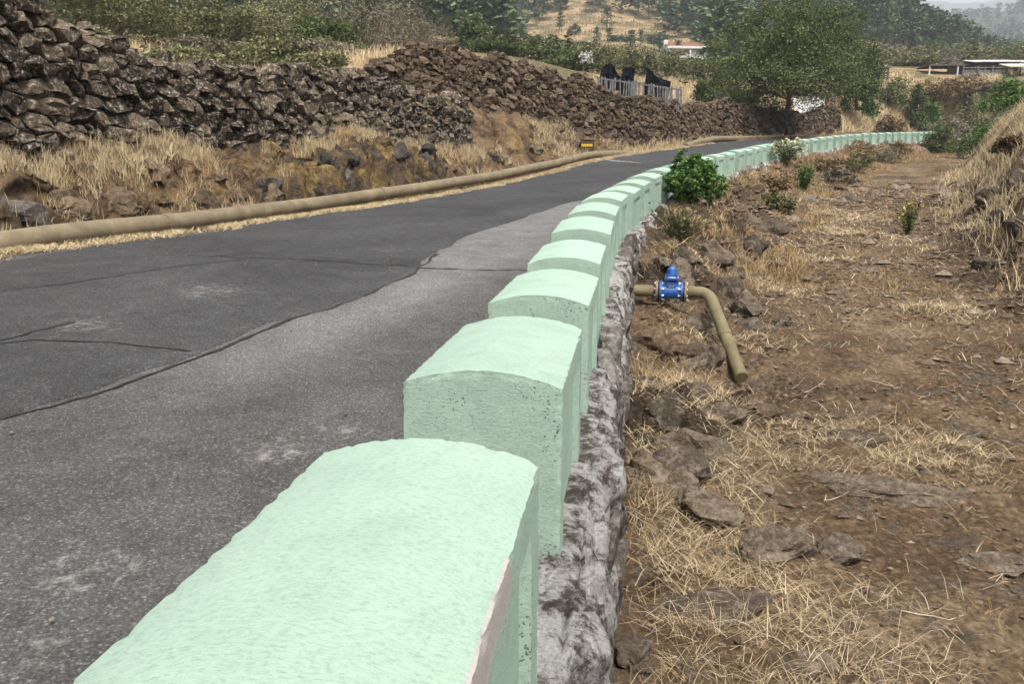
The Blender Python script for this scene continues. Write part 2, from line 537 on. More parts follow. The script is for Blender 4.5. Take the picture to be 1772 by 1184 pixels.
def m_asphalt(name, dark, light, pale, stain=0.0, pit=1.0, spots=()):
    t = NT(name)
    p = t.pos()
    big = t.noise(p, .55, 5, .6, .6)
    col = t.ramp(big, [(.3, dark), (.68, light)])
    mid = t.noise(p, 5, 5, .65)
    col = t.mix(.5, col, t.ramp(mid, [(.35, .72), (.65, 1.22)]), 'MULTIPLY')
    du = t.math('MULTIPLY', t.attr('dust'), t.ramp(t.noise(p, 2.6, 6, .7), [(.3, .35), (.65, 1.0)]))
    col = t.mix(du, col, (.165, .162, .158))
    ag = t.vor(p, 120)                       # aggregate
    agc = t.vor(p, 120, 'F1', 'Color')
    sepc = t.n('ShaderNodeSeparateXYZ'); t.l(agc, sepc.inputs[0])
    col = t.mix(.85, col, t.ramp(sepc.outputs['X'], [(.0, .62), (.6, .97), (.9, 1.3), (1.0, 2.2)]), 'MULTIPLY')
    col = t.mix(.6, col, t.ramp(ag, [(.1, 1.25), (.75, .5)]), 'MULTIPLY')
    fl = t.noise(p, 60, 2, .8)              # pale chips
    col = t.mix(t.ramp(fl, [(.67, 0.0), (.73, .55)]), col, pale)
    st = t.noise(p, 1.7, 8, .78, .3)
    col = t.mix(t.math('MULTIPLY', t.ramp(st, [(.56, 0.0), (.72, 1.0)]), stain), col, pale)
    for (sx, sy, rad, amt) in spots:        # dried lime stains with their own shape
        sub = t.n('ShaderNodeVectorMath', operation='DISTANCE')
        t.l(p, sub.inputs[0]); sub.inputs[1].default_value = (sx, sy, .15)
        f = t.math('SUBTRACT', 1.0, t.math('DIVIDE', sub.outputs['Value'], rad), clamp=True)
        ns = t.noise(p, 14, 6, .8, .5)
        f = t.math('MULTIPLY', t.ramp(t.math('MULTIPLY', t.math('POWER', f, .5), ns), [(.42, 0.0), (.56, 1.0)]), amt)
        col = t.mix(f, col, (.30, .285, .27))
    return t.done(col, .92, [(ag, .55 * pit, .006), (t.noise(p, 30, 5, .7), .5, .01)])

def m_stone(name, cols, lichen=.5, lcol=(.33, .31, .26), scale=1.0):
    t = NT(name)
    p = t.pos()
    r = t.attr('rnd')
    n1 = t.noise(p, 5 * scale, 6, .65, .4)
    v = t.math('ADD', t.math('MULTIPLY', r, .62), t.math('MULTIPLY', n1, .5))
    col = t.ramp(v, cols)
    n2 = t.noise(p, 22 * scale, 5, .7)
    col = t.mix(.8, col, t.ramp(n2, [(.3, .4), (.5, .95), (.7, 1.75)]), 'MULTIPLY')
    l1 = t.noise(p, 7.5 * scale, 9, .78, .3)
    lf = t.math('MULTIPLY', t.ramp(l1, [(.52, 0.0), (.61, 1.0)]), lichen)
    col = t.mix(lf, col, lcol)
    return t.done(col, .95, [(t.noise(p, 16 * scale, 6, .7), .9, .035), (t.vor(p, 40 * scale), .4, .012)])

def m_blade(name, cols, trans=.25):
    t = NT(name)
    r = t.attr()
    p = t.pos()
    n = t.noise(p, .9, 3)
    col = t.ramp(t.math('ADD', t.math('MULTIPLY', r, .6), t.math('MULTIPLY', n, .42)), cols)
    t.done(col, .9)
    if trans:
        tr = t.n('ShaderNodeBsdfTranslucent')
        t.l(col, tr.inputs['Color'])
        mx = t.n('ShaderNodeMixShader')
        mx.inputs[0].default_value = trans
        t.l(t.bsdf.outputs[0], mx.inputs[1]); t.l(tr.outputs[0], mx.inputs[2])
        t.l(mx.outputs[0], t.out.inputs['Surface'])
    return t.m

def m_leaf(name, cols, trans=.2, objvar=.35):
    t = NT(name)
    v = t.math('ADD', t.math('MULTIPLY', t.attr(), .65), t.math('MULTIPLY', t.orand(), objvar))
    col = t.ramp(v, cols)
    t.done(col, .75)
    if trans:
        tr = t.n('ShaderNodeBsdfTranslucent')
        t.l(col, tr.inputs['Color'])
        mx = t.n('ShaderNodeMixShader')
        mx.inputs[0].default_value = trans
        t.l(t.bsdf.outputs[0], mx.inputs[1]); t.l(tr.outputs[0], mx.inputs[2])
        t.l(mx.outputs[0], t.out.inputs['Surface'])
    return t.m

def m_mint(name, strip=False, panel=False):
    t = NT(name)
    t.bsdf.inputs['Specular IOR Level'].default_value = .15
    co = t.obco()
    sh = t.n('ShaderNodeVectorMath', operation='ADD')
    cmb = t.n('ShaderNodeCombineXYZ')
    rr = t.math('MULTIPLY', t.orand(), 37.0)
    t.l(rr, cmb.inputs[0]); t.l(rr, cmb.inputs[1])
    t.l(co, sh.inputs[0]); t.l(cmb.outputs[0], sh.inputs[1])
    p = sh.outputs[0]
    n1 = t.noise(p, 2.2, 5, .6)
    col = t.ramp(n1, [(.3, (.248, .342, .272)), (.7, (.284, .37, .30))])
    # brushed, thin paint: fine streaks
    mp = t.n('ShaderNodeMapping')
    mp.inputs['Scale'].default_value = (1, 2.6, 2.2)
    t.l(p, mp.inputs['Vector'])
    fine = t.noise(mp.outputs[0], 70, 5, .75)
    col = t.mix(.5, col, t.ramp(fine, [(.34, .56), (.5, 1.0), (.7, 1.10)]), 'MULTIPLY')
    wear = t.noise(p, 7, 6, .7)
    col = t.mix(.55, col, t.ramp(wear, [(.3, .80), (.5, 1.0), (.7, 1.08)]), 'MULTIPLY')
    spk = t.noise(p, 150, 2, .6)
    col = t.mix(t.ramp(spk, [(.70, 0.0), (.76, .35)]), col, (.12, .16, .13))
    tint = t.math('ADD', .93, t.math('MULTIPLY', t.orand(), .11))
    cmt = t.n('ShaderNodeCombineXYZ'); [t.l(tint, cmt.inputs[i]) for i in range(3)]
    col = t.mix(1.0, col, cmt.outputs[0], 'MULTIPLY')
    # blow holes in the cast concrete
    geo = t.n('ShaderNodeNewGeometry')
    sep = t.n('ShaderNodeSeparateXYZ'); t.l(geo.outputs['Normal'], sep.inputs[0])
    side = t.math('SUBTRACT', 1.0, t.math('MULTIPLY', sep.outputs['Z'], 1.0), clamp=True)
    clus = t.noise(p, 5, 4, .6)
    wv = t.n('ShaderNodeTexNoise', Scale=38.0, Detail=3.0)
    t.l(p, wv.inputs['Vector'])
    wa = t.n('ShaderNodeVectorMath', operation='MULTIPLY_ADD')
    t.l(wv.outputs['Color'], wa.inputs[0]); wa.inputs[1].default_value = (.035, .035, .03); t.l(p, wa.inputs[2])
    pits = t.vor(wa.outputs[0], 78)
    thr = t.math('MULTIPLY', t.math('SUBTRACT', clus, .425, clamp=True), t.math('ADD', t.math('MULTIPLY', side, 1.1), .10))
    pit = t.math('LESS_THAN', pits, thr)
    pit2 = t.math('LESS_THAN', t.vor(wa.outputs[0], 23), t.math('MULTIPLY', t.math('SUBTRACT', clus, .47, clamp=True), t.math('ADD', t.math('MULTIPLY', side, .55), .12)))
    dmg = t.math('MAXIMUM', pit, pit2)
    if panel: dmg = t.math('MULTIPLY', dmg, .5)
    col = t.mix(t.math('MULTIPLY', dmg, .78), col, (.05, .068, .057))
    if not panel:
        # dirt at the foot
        sp = t.n('ShaderNodeSeparateXYZ'); t.l(co, sp.inputs[0])
        foot = t.ramp(t.math('ADD', sp.outputs['Z'], t.math('MULTIPLY', t.noise(p, 12, 5), .06)), [(.035, 1.0), (.06, 0.0)])
        col = t.mix(t.math('MULTIPLY', foot, .8), col, (.11, .095, .085))
    if strip:
        sp = t.n('ShaderNodeSeparateXYZ'); t.l(co, sp.inputs[0])
        nz = t.math('MULTIPLY', t.math('SUBTRACT', t.noise(p, 9, 5, .7), .5), .12)
        a = t.math('GREATER_THAN', sp.outputs['X'], .243)
        b = t.math('GREATER_THAN', t.math('ADD', sp.outputs['Z'], nz), .485)
        c = t.math('LESS_THAN', t.math('ADD', sp.outputs['Y'], nz), .12)
        m = t.math('MULTIPLY', t.math('MULTIPLY', a, b), c)
        col = t.mix(m, col, t.ramp(fine, [(.3, (.27, .25, .225)), (.7, (.37, .345, .318))]))
    h = t.math('SUBTRACT', t.math('MULTIPLY', fine, .35), t.math('MULTIPLY', dmg, 1.0))
    return t.done(col, .88, [(t.noise(p, 34, 6, .7), .22, .010), (h, 1.0, .009)])

M = {}
STRAW = [(.1, (.18, .13, .075)), (.45, (.42, .325, .195)), (.85, (.62, .515, .34))]
M['road_old'] = m_asphalt('asphalt_old', (.064, .061, .059), (.096, .093, .090), (.26, .245, .23), .16, 1.0,
    [(-1.0, 3.15, .5, .6), (-1.25, 2.1, .45, .55), (-.75, 3.4, .45, .5), (-1.2, 1.75, .35, .45)])
M['road_dark'] = m_asphalt('asphalt_dark', (.041, .0405, .041), (.068, .0675, .068), (.15, .145, .14), .14, 1.0,
    [(-2.6, 6.6, .9, .35), (-3.0, 5.3, .7, .3), (-3.4, 4.1, .6, .55), (-1.5, 9.2, .7, .4)])
M['seal'] = m_simple('crack_fill', (.018, .017, .016), (.04, .038, .036), 20)
M['road_line'] = m_simple('worn_concrete_strip', (.13, .125, .12), (.2, .19, .18), 3)
M['straw'] = m_blade('dry_straw', STRAW)
M['straw_bright'] = m_blade('bright_straw', [(.1, (.28, .205, .11)), (.5, (.52, .41, .25)), (.9, (.70, .59, .40))])
M['straw_brown'] = m_blade('brown_straw', [(.1, (.12, .075, .038)), (.5, (.32, .22, .115)), (.9, (.54, .42, .245))])
M['stone_a'] = m_stone('basalt_lichen', [(.1, (.012, .010, .008)), (.45, (.041, .031, .024)), (.75, (.09, .068, .049)), (1.0, (.155, .12, .087))], .75, (.38, .34, .275), 1.8)
M['stone_b'] = m_stone('brown_basalt', [(.1, (.018, .013, .010)), (.5, (.058, .041, .030)), (.8, (.105, .076, .053)), (1.0, (.18, .137, .096))], .6, (.24, .19, .135), 1.6)
M['gap_shade'] = m_simple('wall_gap_shade', (.006, .005, .0045), (.018, .014, .011), 9, .95, .8, .04)  # near-black core: shade between the stones painted into its colour
M['plinth_stone'] = m_stone('plinth_rubble', [(.1, (.03, .026, .024)), (.6, (.085, .072, .062)), (1.0, (.16, .145, .13))], .7, (.27, .26, .25))
def _plinth():
    t = NT('limewashed_rubble')
    p = t.pos()
    n1 = t.noise(p, 9, 10, .75, 0)
    col = t.ramp(n1, [(.3, (.03, .025, .022)), (.5, (.085, .072, .062)), (.7, (.16, .145, .13))])
    w = t.noise(p, 4.5, 12, .82, 0)
    col = t.mix(t.ramp(w, [(.45, 0.0), (.54, .9)]), col, (.38, .372, .358))
    g = t.noise(p, 55, 4, .8)
    col = t.mix(.7, col, t.ramp(g, [(.3, .55), (.7, 1.4)]), 'MULTIPLY')
    return t.done(col, .95, [(t.noise(p, 20, 8, .75), 1.0, .035), (t.noise(p, 90, 3, .75), .8, .01)])
M['plinth'] = _plinth()
def _soil():
    t = NT('watercourse_soil')
    p = t.pos()
    n1 = t.noise(p, .8, 6, .65, .4)
    col = t.ramp(n1, [(.28, (.070, .048, .031)), (.5, (.165, .112, .068)), (.72, (.29, .212, .135))])
    g = t.noise(p, 3.1, 8, .75, .2)          # grey ash-like rock
    col = t.mix(t.ramp(g, [(.53, 0.0), (.62, .8)]), col, (.12, .105, .09))
    rkc = t.ramp(t.noise(p, 7, 8, .75, .3), [(.34, (.018, .015, .013)), (.52, (.062, .048, .037)), (.68, (.13, .10, .072))])
    col = t.mix(t.math('MULTIPLY', t.attr('rocky'), .92), col, rkc)
    pale = t.noise(p, 1.9, 8, .8, .2)
    col = t.mix(t.ramp(pale, [(.63, 0.0), (.74, .7)]), col, (.33, .30, .26))
    peb = t.vor(p, 19)
    col = t.mix(.5, col, t.ramp(peb, [(.05, 1.6), (.3, 1.0), (.7, .5)]), 'MULTIPLY')
    f = t.noise(p, 22, 8, .8)
    col = t.mix(.9, col, t.ramp(f, [(.32, .38), (.5, .95), (.68, 1.75)]), 'MULTIPLY')
    return t.done(col, .96, [(t.noise(p, 7, 9, .75), 1.0, .09), (peb, .8, .03), (f, 1.0, .03)])
M['soil'] = _soil()
def _bank():
    t = NT('earth_bank')
    p = t.pos()
    n1 = t.noise(p, 1.5, 7, .68, .6)
    col = t.ramp(n1, [(.28, (.028, .020, .015)), (.45, (.075, .050, .032)), (.58, (.135, .092, .056)), (.72, (.22, .155, .09))])
    o = t.noise(p, .7, 5, .6, .8)
    col = t.mix(t.ramp(o, [(.55, 0.0), (.62, .5)]), col, (.2, .13, .055))
    rk = t.ramp(t.noise(p, 6, 7, .75, .3), [(.35, (.016, .014, .012)), (.6, (.075, .060, .046))])
    col = t.mix(t.math('MULTIPLY', t.attr('ochre'), .75), col, rk)
    oc = t.noise(p, 1.9, 6, .65, .5)
    col = t.mix(t.math('MULTIPLY', t.attr('ochre'), t.ramp(oc, [(.46, 0.0), (.56, .9)])), col, t.ramp(t.noise(p, 4.5, 6, .7, .5), [(.35, (.075, .05, .025)), (.5, (.15, .098, .042)), (.65, (.26, .175, .07))]))
    d = t.noise(p, 3.2, 5, .7, .8)
    col = t.mix(t.ramp(d, [(.58, 0.0), (.64, .8)]), col, (.03, .026, .025))
    f = t.noise(p, 25, 5, .75)
    col = t.mix(.7, col, t.ramp(f, [(.3, .5), (.7, 1.45)]), 'MULTIPLY')
    return t.done(col, .96, [(t.noise(p, 5, 8, .72), 1.0, .09), (t.vor(p, 14), .6, .03), (f, .6, .015)])
M['bank'] = _bank()
M['tuff'] = m_stone('ochre_tuff', [(.1, (.11, .07, .03)), (.5, (.21, .135, .055)), (.8, (.31, .21, .085)), (1.0, (.34, .26, .14))], .55, (.085, .062, .042))
M['basalt'] = m_stone('dark_basalt', [(.1, (.024, .022, .021)), (.6, (.056, .05, .045)), (1.0, (.11, .095, .08))], .25, (.17, .14, .11))
M['bedrock'] = m_stone('weathered_bedrock', [(.1, (.032, .026, .021)), (.55, (.085, .067, .051)), (1.0, (.155, .122, .088))], .5, (.24, .2, .155), 1.2)
M['earth_rock'] = m_stone('rusty_rock', [(.1, (.04, .029, .02)), (.55, (.095, .067, .045)), (1.0, (.155, .112, .075))], .5, (.19, .15, .11), 1.1)
M['pebble'] = m_stone('mixed_pebbles', [(.1, (.04, .03, .025)), (.6, (.13, .09, .06)), (.9, (.2, .16, .12)), (1.0, (.3, .27, .23))], .1)
def _land():
    t = NT('hill_ground')
    p = t.pos()
    n1 = t.noise(p, .045, 7, .62, .5)
    col = t.ramp(n1, [(.3, (.10, .085, .045)), (.45, (.24, .17, .10)), (.6, (.30, .215, .125)), (.75, (.15, .105, .065))])
    n2 = t.noise(p, .5, 6, .7)
    col = t.mix(.7, col, t.ramp(n2, [(.3, .5), (.7, 1.4)]), 'MULTIPLY')
    n3 = t.noise(p, .16, 5, .65)
    col = t.mix(t.ramp(n3, [(.47, 0.0), (.58, .8)]), col, (.07, .072, .036))
    sp = t.n('ShaderNodeSeparateXYZ'); t.l(p, sp.inputs[0])          # the far slopes are all scrub and wood
    fy = t.math('DIVIDE', t.math('SUBTRACT', sp.outputs['Y'], 300.0), 160.0, clamp=True)
    col = t.mix(fy, col, t.ramp(n2, [(.3, (.03, .042, .022)), (.7, (.07, .082, .042))]))
    return t.done(col, .97, [(t.noise(p, .8, 6, .7), 1.0, .5)])
M['land'] = _land()
M['mint'] = m_mint('mint_paint')
M['mint_strip'] = m_mint('mint_paint_flaked', strip=True)
M['mint_panel'] = m_mint('mint_paint_panel', panel=True)
def _pipe(name, a, b, c):
    t = NT(name)
    t.bsdf.inputs['Specular IOR Level'].default_value = .3
    p = t.pos()
    n1 = t.noise(p, 3, 6, .65, .4)
    col = t.ramp(n1, [(.3, a), (.55, b), (.75, c)])
    f = t.noise(p, 40, 4, .7)
    col = t.mix(.4, col, t.ramp(f, [(.3, .7), (.7, 1.2)]), 'MULTIPLY')
    return t.done(col, .75, [(f, .25, .004)])
M['pipe'] = _pipe('dusty_pipe', (.105, .082, .05), (.16, .126, .078), (.225, .18, .115))
M['pipe_olive'] = _pipe('olive_pipe', (.095, .078, .04), (.15, .122, .066), (.2, .165, .095))
M['rust'] = m_simple('rusty_steel', (.13, .09, .06), (.28, .22, .16), 30, .7, .4, .004)
M['black'] = m_simple('black_rubber', (.012, .012, .013), (.03, .03, .03), 20, .7)
def _blue():
    t = NT('blue_epoxy')
    p = t.pos()
    n = t.noise(p, 18, 5, .6)
    col = t.ramp(n, [(.3, (.010, .045, .17)), (.6, (.02, .09, .31)), (.75, (.06, .12, .28))])
    t.done(col, .38, [(t.noise(p, 60, 3), .25, .003)])
    t.bsdf.inputs['Specular IOR Level'].default_value = .5
    return t.m
M['blue'] = _blue()
M['steel'] = m_simple('bolt_steel', (.45, .44, .42), (.65, .64, .62), 30, .4, .1)
M['bark'] = m_simple('bark', (.05, .036, .026), (.13, .095, .07), 6, .95, .8, .04)
M['bark_grey'] = m_simple('grey_bark', (.10, .085, .07), (.2, .17, .14), 6, .95, .8, .03)
M['leaf_tree'] = m_leaf('tree_leaf', [(.05, (.020, .030, .012)), (.4, (.057, .078, .029)), (.75, (.112, .136, .052)), (.97, (.18, .19, .088))])
M['leaf_olive'] = m_leaf('olive_leaf', [(.05, (.045, .05, .024)), (.4, (.105, .11, .052)), (.75, (.175, .172, .088)), (.97, (.25, .235, .135))])
M['leaf_grey'] = m_leaf('grey_twig_leaf', [(.05, (.07, .062, .045)), (.5, (.16, .14, .10)), (.95, (.27, .235, .17))])
M['leaf_pine'] = m_leaf('pine_needles', [(.05, (.020, .034, .018)), (.45, (.058, .086, .043)), (.8, (.10, .135, .066)), (.98, (.155, .175, .09))], .1)
M['leaf_green'] = m_leaf('bush_leaf', [(.05, (.026, .06, .015)), (.4, (.065, .13, .030)), (.75, (.15, .24, .07)), (.97, (.34, .42, .21))])
M['leaf_bramble'] = m_leaf('bramble_leaf', [(.05, (.026, .040, .014)), (.45, (.068, .092, .032)), (.8, (.125, .145, .058)), (.97, (.21, .2, .1))])
M['leaf_broom'] = m_leaf('broom_stem', [(.05, (.06, .065, .03)), (.5, (.15, .14, .07)), (.95, (.27, .23, .13))])
M['leaf_dry'] = m_leaf('dry_shrub', [(.05, (.06, .04, .022)), (.5, (.155, .105, .055)), (.95, (.28, .21, .12))])
M['flower_cream'] = m_leaf('cream_flower', [(.0, (.32, .29, .14)), (.5, (.44, .40, .22)), (1.0, (.5, .47, .32))], .1)
M['flower_white'] = m_leaf('white_flower', [(.0, (.34, .34, .33)), (1.0, (.48, .48, .47))], .1)
M['flower_yellow'] = m_leaf('yellow_flower', [(.0, (.5, .38, .02)), (1.0, (.7, .6, .1))], .1)
M['white'] = m_simple('white_render', (.40, .395, .38), (.54, .53, .51), 2, .85, .1)
M['terracotta'] = m_simple('terracotta_roof', (.13, .06, .04), (.21, .11, .075), 4)
M['grey_wood'] = m_simple('weathered_wood', (.055, .054, .055), (.16, .158, .158), 8, .9, .4, .006)
M['dark_wood'] = m_simple('dark_timber', (.05, .04, .033), (.14, .115, .095), 5, .9, .4, .01)
M['tin'] = m_simple('pale_roof_sheet', (.30, .295, .28), (.52, .515, .50), 1.5, .7, .1)
M['cream_sheet'] = m_simple('cream_canopy', (.42, .36, .25), (.62, .55, .40), 2, .8, .1)
M['grey_sheet'] = m_simple('grey_panel', (.13, .135, .135), (.27, .275, .27), 2, .8, .1)
M['net'] = m_simple('black_net_shed_shade', (.010, .011, .015), (.03, .032, .045), 9, .8, .3)
M['teal_net'] = m_simple('green_net', (.09, .14, .12), (.15, .21, .18), 6, .85, .2)
M['yellow'] = m_simple('yellow_paint', (.42, .24, .02), (.62, .38, .05), 8)
M['brown_box'] = m_simple('brown_plate', (.05, .04, .025), (.11, .085, .05), 9)
def _stripe():
    t = NT('red_striped_cloth')
    co = t.obco()
    sx = t.n('ShaderNodeSeparateXYZ'); t.l(co, sx.inputs[0])
    w = t.math('FRACT', t.math('MULTIPLY', sx.outputs['X'], 3.2))
    return t.done(t.mix(t.math('GREATER_THAN', w, .5), (.42, .40, .38), (.28, .07, .07)), .85)
M['stripe'] = _stripe()

# ------------------------------------------------------------------ ground sheets
def spaced(a, b, d0, grow, dmax):
    r = [a]; d = d0
    while r[-1] < b:
        r.append(r[-1] + d); d = min(d * grow, dmax)
    return np.array(r)

# one big sheet of land, to the far ridges
az = np.unique(np.r_[np.arange(-180, -50, 5.), np.arange(-50, -38, 1.), np.arange(-38, 38, .35), np.arange(38, 50, 1.), np.arange(50, 180.1, 5.)])
rr = np.r_[spaced(6, 130, .5, 1.022, 2.6), spaced(133, 3200, 3, 1.035, 90)]
AZ, RR = np.meshgrid(np.radians(az), rr, indexing='ij')
gx, gy = RR * np.sin(AZ), RR * np.cos(AZ)
obj('ground', grid_mesh('ground', v3(gx, gy, landz(gx, gy))), M['land'], kind='structure', label='dry grassy hillside and fields rising behind the road')

# road: old asphalt sheet, then the darker overlay with a ragged seam
s_ = spaced(-8, 92, .12, 1.006, .6)
t_ = np.linspace(-.42, -6.15, 48)
S2, T2 = np.meshgrid(s_, t_, indexing='ij')
def road_pt(S2, T2, dz=0):
    x, y = PT(S2, T2)
    z = roadz(S2, T2) + .006 * fbm(v3(x * .8, y * .8, 0), 3, 41) + dz
    return v3(x, y, z)
SEAM = np.array([(-8, -3.3), (-1, -2.95), (.76, -2.68), (1.2, -2.56), (1.96, -2.44), (3.04, -2.4), (3.88, -2.16), (5.16, -2.0), (6.88, -2.12), (8.8, -2.22), (10.84, -2.08), (13.5, -2.0), (15.5, -1.3), (17, -.5), (95, -.48)])
road_me = grid_mesh('road', road_pt(S2, T2))
_sm0 = np.interp(S2, SEAM[:, 0], SEAM[:, 1])
_dust = np.clip(np.exp(-((T2 - _sm0 - .35) / .42) ** 2) * sstep(.6, 3.6, S2) + .75 * sstep(5.2, 6.5, S2) * np.exp(-((T2 + 1.3) / .8) ** 2), 0, 1)
road_me.attributes.new('dust', 'FLOAT', 'POINT').data.foreach_set('value', _dust.astype(np.float32).ravel())
obj('road', road_me, M['road_old'], kind='structure', label='narrow old asphalt road climbing beside the parapet')
s_ = spaced(-8, 92, .035, 1.004, .6)
k_ = np.r_[0, .004, .012, np.linspace(.03, 1, 30)]
S2, K2 = np.meshgrid(s_, k_, indexing='ij')
sm = np.interp(S2, SEAM[:, 0], SEAM[:, 1]) + .05 * fbm(v3(S2 * 1.8, 0 * S2, 0), 4, 43, .65)
sm = np.minimum(sm, -.46)
edge = -5.98 + .13 * fbm(v3(S2 * 1.3, 0 * S2 + 5, 0), 4, 44, .6)
T2 = sm + (edge - sm) * K2
Vd = road_pt(S2, T2, .014)
Vd[:, 0, 2] -= .012
obj('road_overlay', grid_mesh('road_overlay', Vd), M['road_dark'], kind='structure', label='dark newer asphalt overlay on the left of the road')
def strip(name, pts, w, dz, seed, mat, label):
    pts = np.array(pts, float)
    d = np.r_[0, np.cumsum(np.hypot(*np.diff(pts, axis=0).T))]
    q = np.arange(0, d[-1], .03)
    s = np.interp(q, d, pts[:, 0]); t = np.interp(q, d, pts[:, 1])
    wob = .03 * fbm(v3(q * 3, 0 * q, seed), 4, seed)
    ds, dt = np.gradient(s), np.gradient(t)
    l = np.hypot(ds, dt); ds, dt = ds / l, dt / l
    s = s - dt * wob; t = t + ds * wob
    ww = w * (.55 + .9 * np.abs(fbm(v3(q * 5, 0 * q + 3, seed), 3, seed + 1)))
    Sg = np.stack([s - dt * ww, s + dt * ww], 1); Tg = np.stack([t + ds * ww, t - ds * ww], 1)
    obj(name, grid_mesh(name, road_pt(Sg, Tg, dz)), mat, kind='structure', label=label)
strip('road_crack', [(1.6, -3.95), (2.08, -3.6), (2.16, -3.08), (2.08, -2.5)], .011, .019, 1, M['seal'], 'dark crack running across the overlay to the seam')
strip('road_crack', [(1.6, -3.95), (2.08, -3.75), (2.6, -3.7)], .012, .023, 2, M['seal'], 'short dark crack at the left of the overlay')
strip('road_crack', [(2.9, -5.2), (3.92, -4.6), (4.96, -4.12), (5.4, -3.9)], .008, .019, 3, M['seal'], 'faint long crack running along the overlay')
strip('road_crack', [(5.44, -4.6), (5.56, -3.48), (5.52, -2.1)], .010, .019, 4, M['seal'], 'dark joint across the overlay')
strip('road_crack', [(5.52, -2.1), (5.6, -1.4), (5.72, -.6)], .012, .006, 5, M['seal'], 'dark joint across the pale strip by the parapet')
strip('road_crack', [(-4, -3.15), (-1, -2.93), (.76, -2.66), (1.2, -2.54), (1.96, -2.42), (3.04, -2.38), (3.88, -2.14), (5.16, -1.98), (6.5, -2.08)], .014, .006, 6, M['seal'], 'dark seam along the ragged edge of the overlay')
strip('road_patch', [(27.2, -5.9), (26.7, -5.2), (26.1, -4.2)], .14, .021, 7, M['road_line'], 'pale worn concrete strip crossing the far road')

# bank on the left, up to the foot of the walls
s_ = spaced(0, 66, .06, 1.003, .35)
k_ = np.r_[np.linspace(0, .32, 10, endpoint=False), np.linspace(.32, .68, 52, endpoint=False), np.linspace(.68, 1, 16)]
S2, K2 = np.meshgrid(s_, k_, indexing='ij')
tw = np.where(S2 < A_END, -8.75, tB(S2) - .5)
T2 = -5.9 + (tw + 5.9) * K2
x, y = PT(S2, T2)
zb = bankL(S2, T2)
zb = np.where(T2 > -6.15, np.minimum(zb, roadz(S2, T2) - .03), zb)
Vb = v3(x, y, zb)
Vb[..., 0] += .13 * fbm(v3(x * 2.2, y * 2.2, zb * 2.2), 5, 51, .6) * sstep(-6.8, -7.3, T2)
Vb[..., 1] += .13 * fbm(v3(x * 2.2, y * 2.2, zb * 2.2 + 9), 5, 52, .6) * sstep(-6.8, -7.3, T2)
bank_me = grid_mesh('roadside_bank', Vb)
_oc = sstep(10.8, 12.2, S2) * sstep(18, 16.8, S2) + .35 * sstep(.2, .5, fbm(v3(S2 * .5, 0 * S2, 2), 2, 53))
bank_me.attributes.new('ochre', 'FLOAT', 'POINT').data.foreach_set('value', np.clip(_oc, 0, 1).astype(np.float32).ravel())
obj('roadside_bank', bank_me, M['bank'], kind='structure', label='earth bank between the road and the dry stone walls')

# the dry watercourse with its far bank
s_ = np.r_[np.arange(-6, -2, .2), spaced(-2, 76, .03, 1.006, .45)]
t_ = spaced(.03, 13.0, .03, 1.012, .22)
S2, T2 = np.meshgrid(s_, t_, indexing='ij')
x, y = PT(S2, T2)
bed_me = grid_mesh('watercourse_bed', v3(x, y, bedz(S2, T2)))
bed_me.attributes.new('rocky', 'FLOAT', 'POINT').data.foreach_set('value', rockmask(S2, T2).astype(np.float32).ravel())
obj('watercourse_bed', bed_me, M['soil'], kind='structure', label='dry stony watercourse beside the parapet with its far bank')

# ------------------------------------------------------------------ parapet: rubble plinth
def plinth_mesh():
    s = spaced(-4, 80, .022, 1.0045, .35)
    # profile: t, z
    pr = [(-.52, -.12), (-.52, .012)] + [(a, .016) for a in np.r_[np.linspace(-.48, -.04, 7), np.linspace(0, .085, 8)]] + [(.095, .014), (.11, .008), (.125, -.004), (.137, -.02), (.147, -.04), (.155, -.065), (.16, -.09), (.163, -.12)] + [(.166, b) for b in np.linspace(-.15, -1.25, 24)]
    pr = np.array(pr)
    S2, K = np.meshgrid(s, np.arange(len(pr)), indexing='ij')
    T2 = pr[K, 0]; Zp = pr[K, 1]
    T2 = T2 - .032 * sstep(.0, .1, T2)
    wob = .035 * fbm(v3(S2 * .9, 0 * S2, 0), 3, 61)
    T2 = T2 + np.where(T2 > 0, wob, 0)
    x, y = PT(S2, T2)
    z = zr(S2) + Zp
    b = v3(x, y, z)
    f1, f2, idv = worley(S2 + .04 * fbm(b * 6, 2, 66), T2 * 1.1 - Zp + .04 * fbm(b * 6 + 9, 2, 67), .17, 3)
    crev = np.clip((f2 - f1) / .16, 0, 1)
    lump = (idv - .5) * .035 - (1 - crev) * .03 + fbm(b * 9, 3, 62) * .008
    lump2 = np.abs(fbm(b * 23, 4, 63, .65)) * -.012 + .004
    k = np.clip((T2 + .02) / .1, 0, 1)
    z = z + (lump + lump2) * k * np.where(Zp > -.1, 1, .3) - .015 * sstep(.02, .15, T2)
    # mortar swelling over the buried pipe
    hump = np.exp(-((S2 - 5.35) / .16) ** 2) * .10 * sstep(-.1, .05, T2) * np.where(Zp > -.3, 1, 0)
    z = z + hump
    out = (fbm(b * 4.2, 3, 64) * .03 + (idv - .5) * .05 - (1 - crev) * .035 + np.abs(fbm(b * 14, 3, 65, .6)) * -.02) * sstep(.05, .12, T2)
    T2 = T2 + out
    x, y = PT(S2, T2)
    return grid_mesh('plinth_cap', v3(x, y, z))
rw = bpy.data.objects.new('retaining_wall', None)
COL.objects.link(rw)
tag(rw, 'long low rubble retaining wall under the mint green parapet blocks', 'wall')
obj('plinth_cap', plinth_mesh(), M['plinth'], rw)

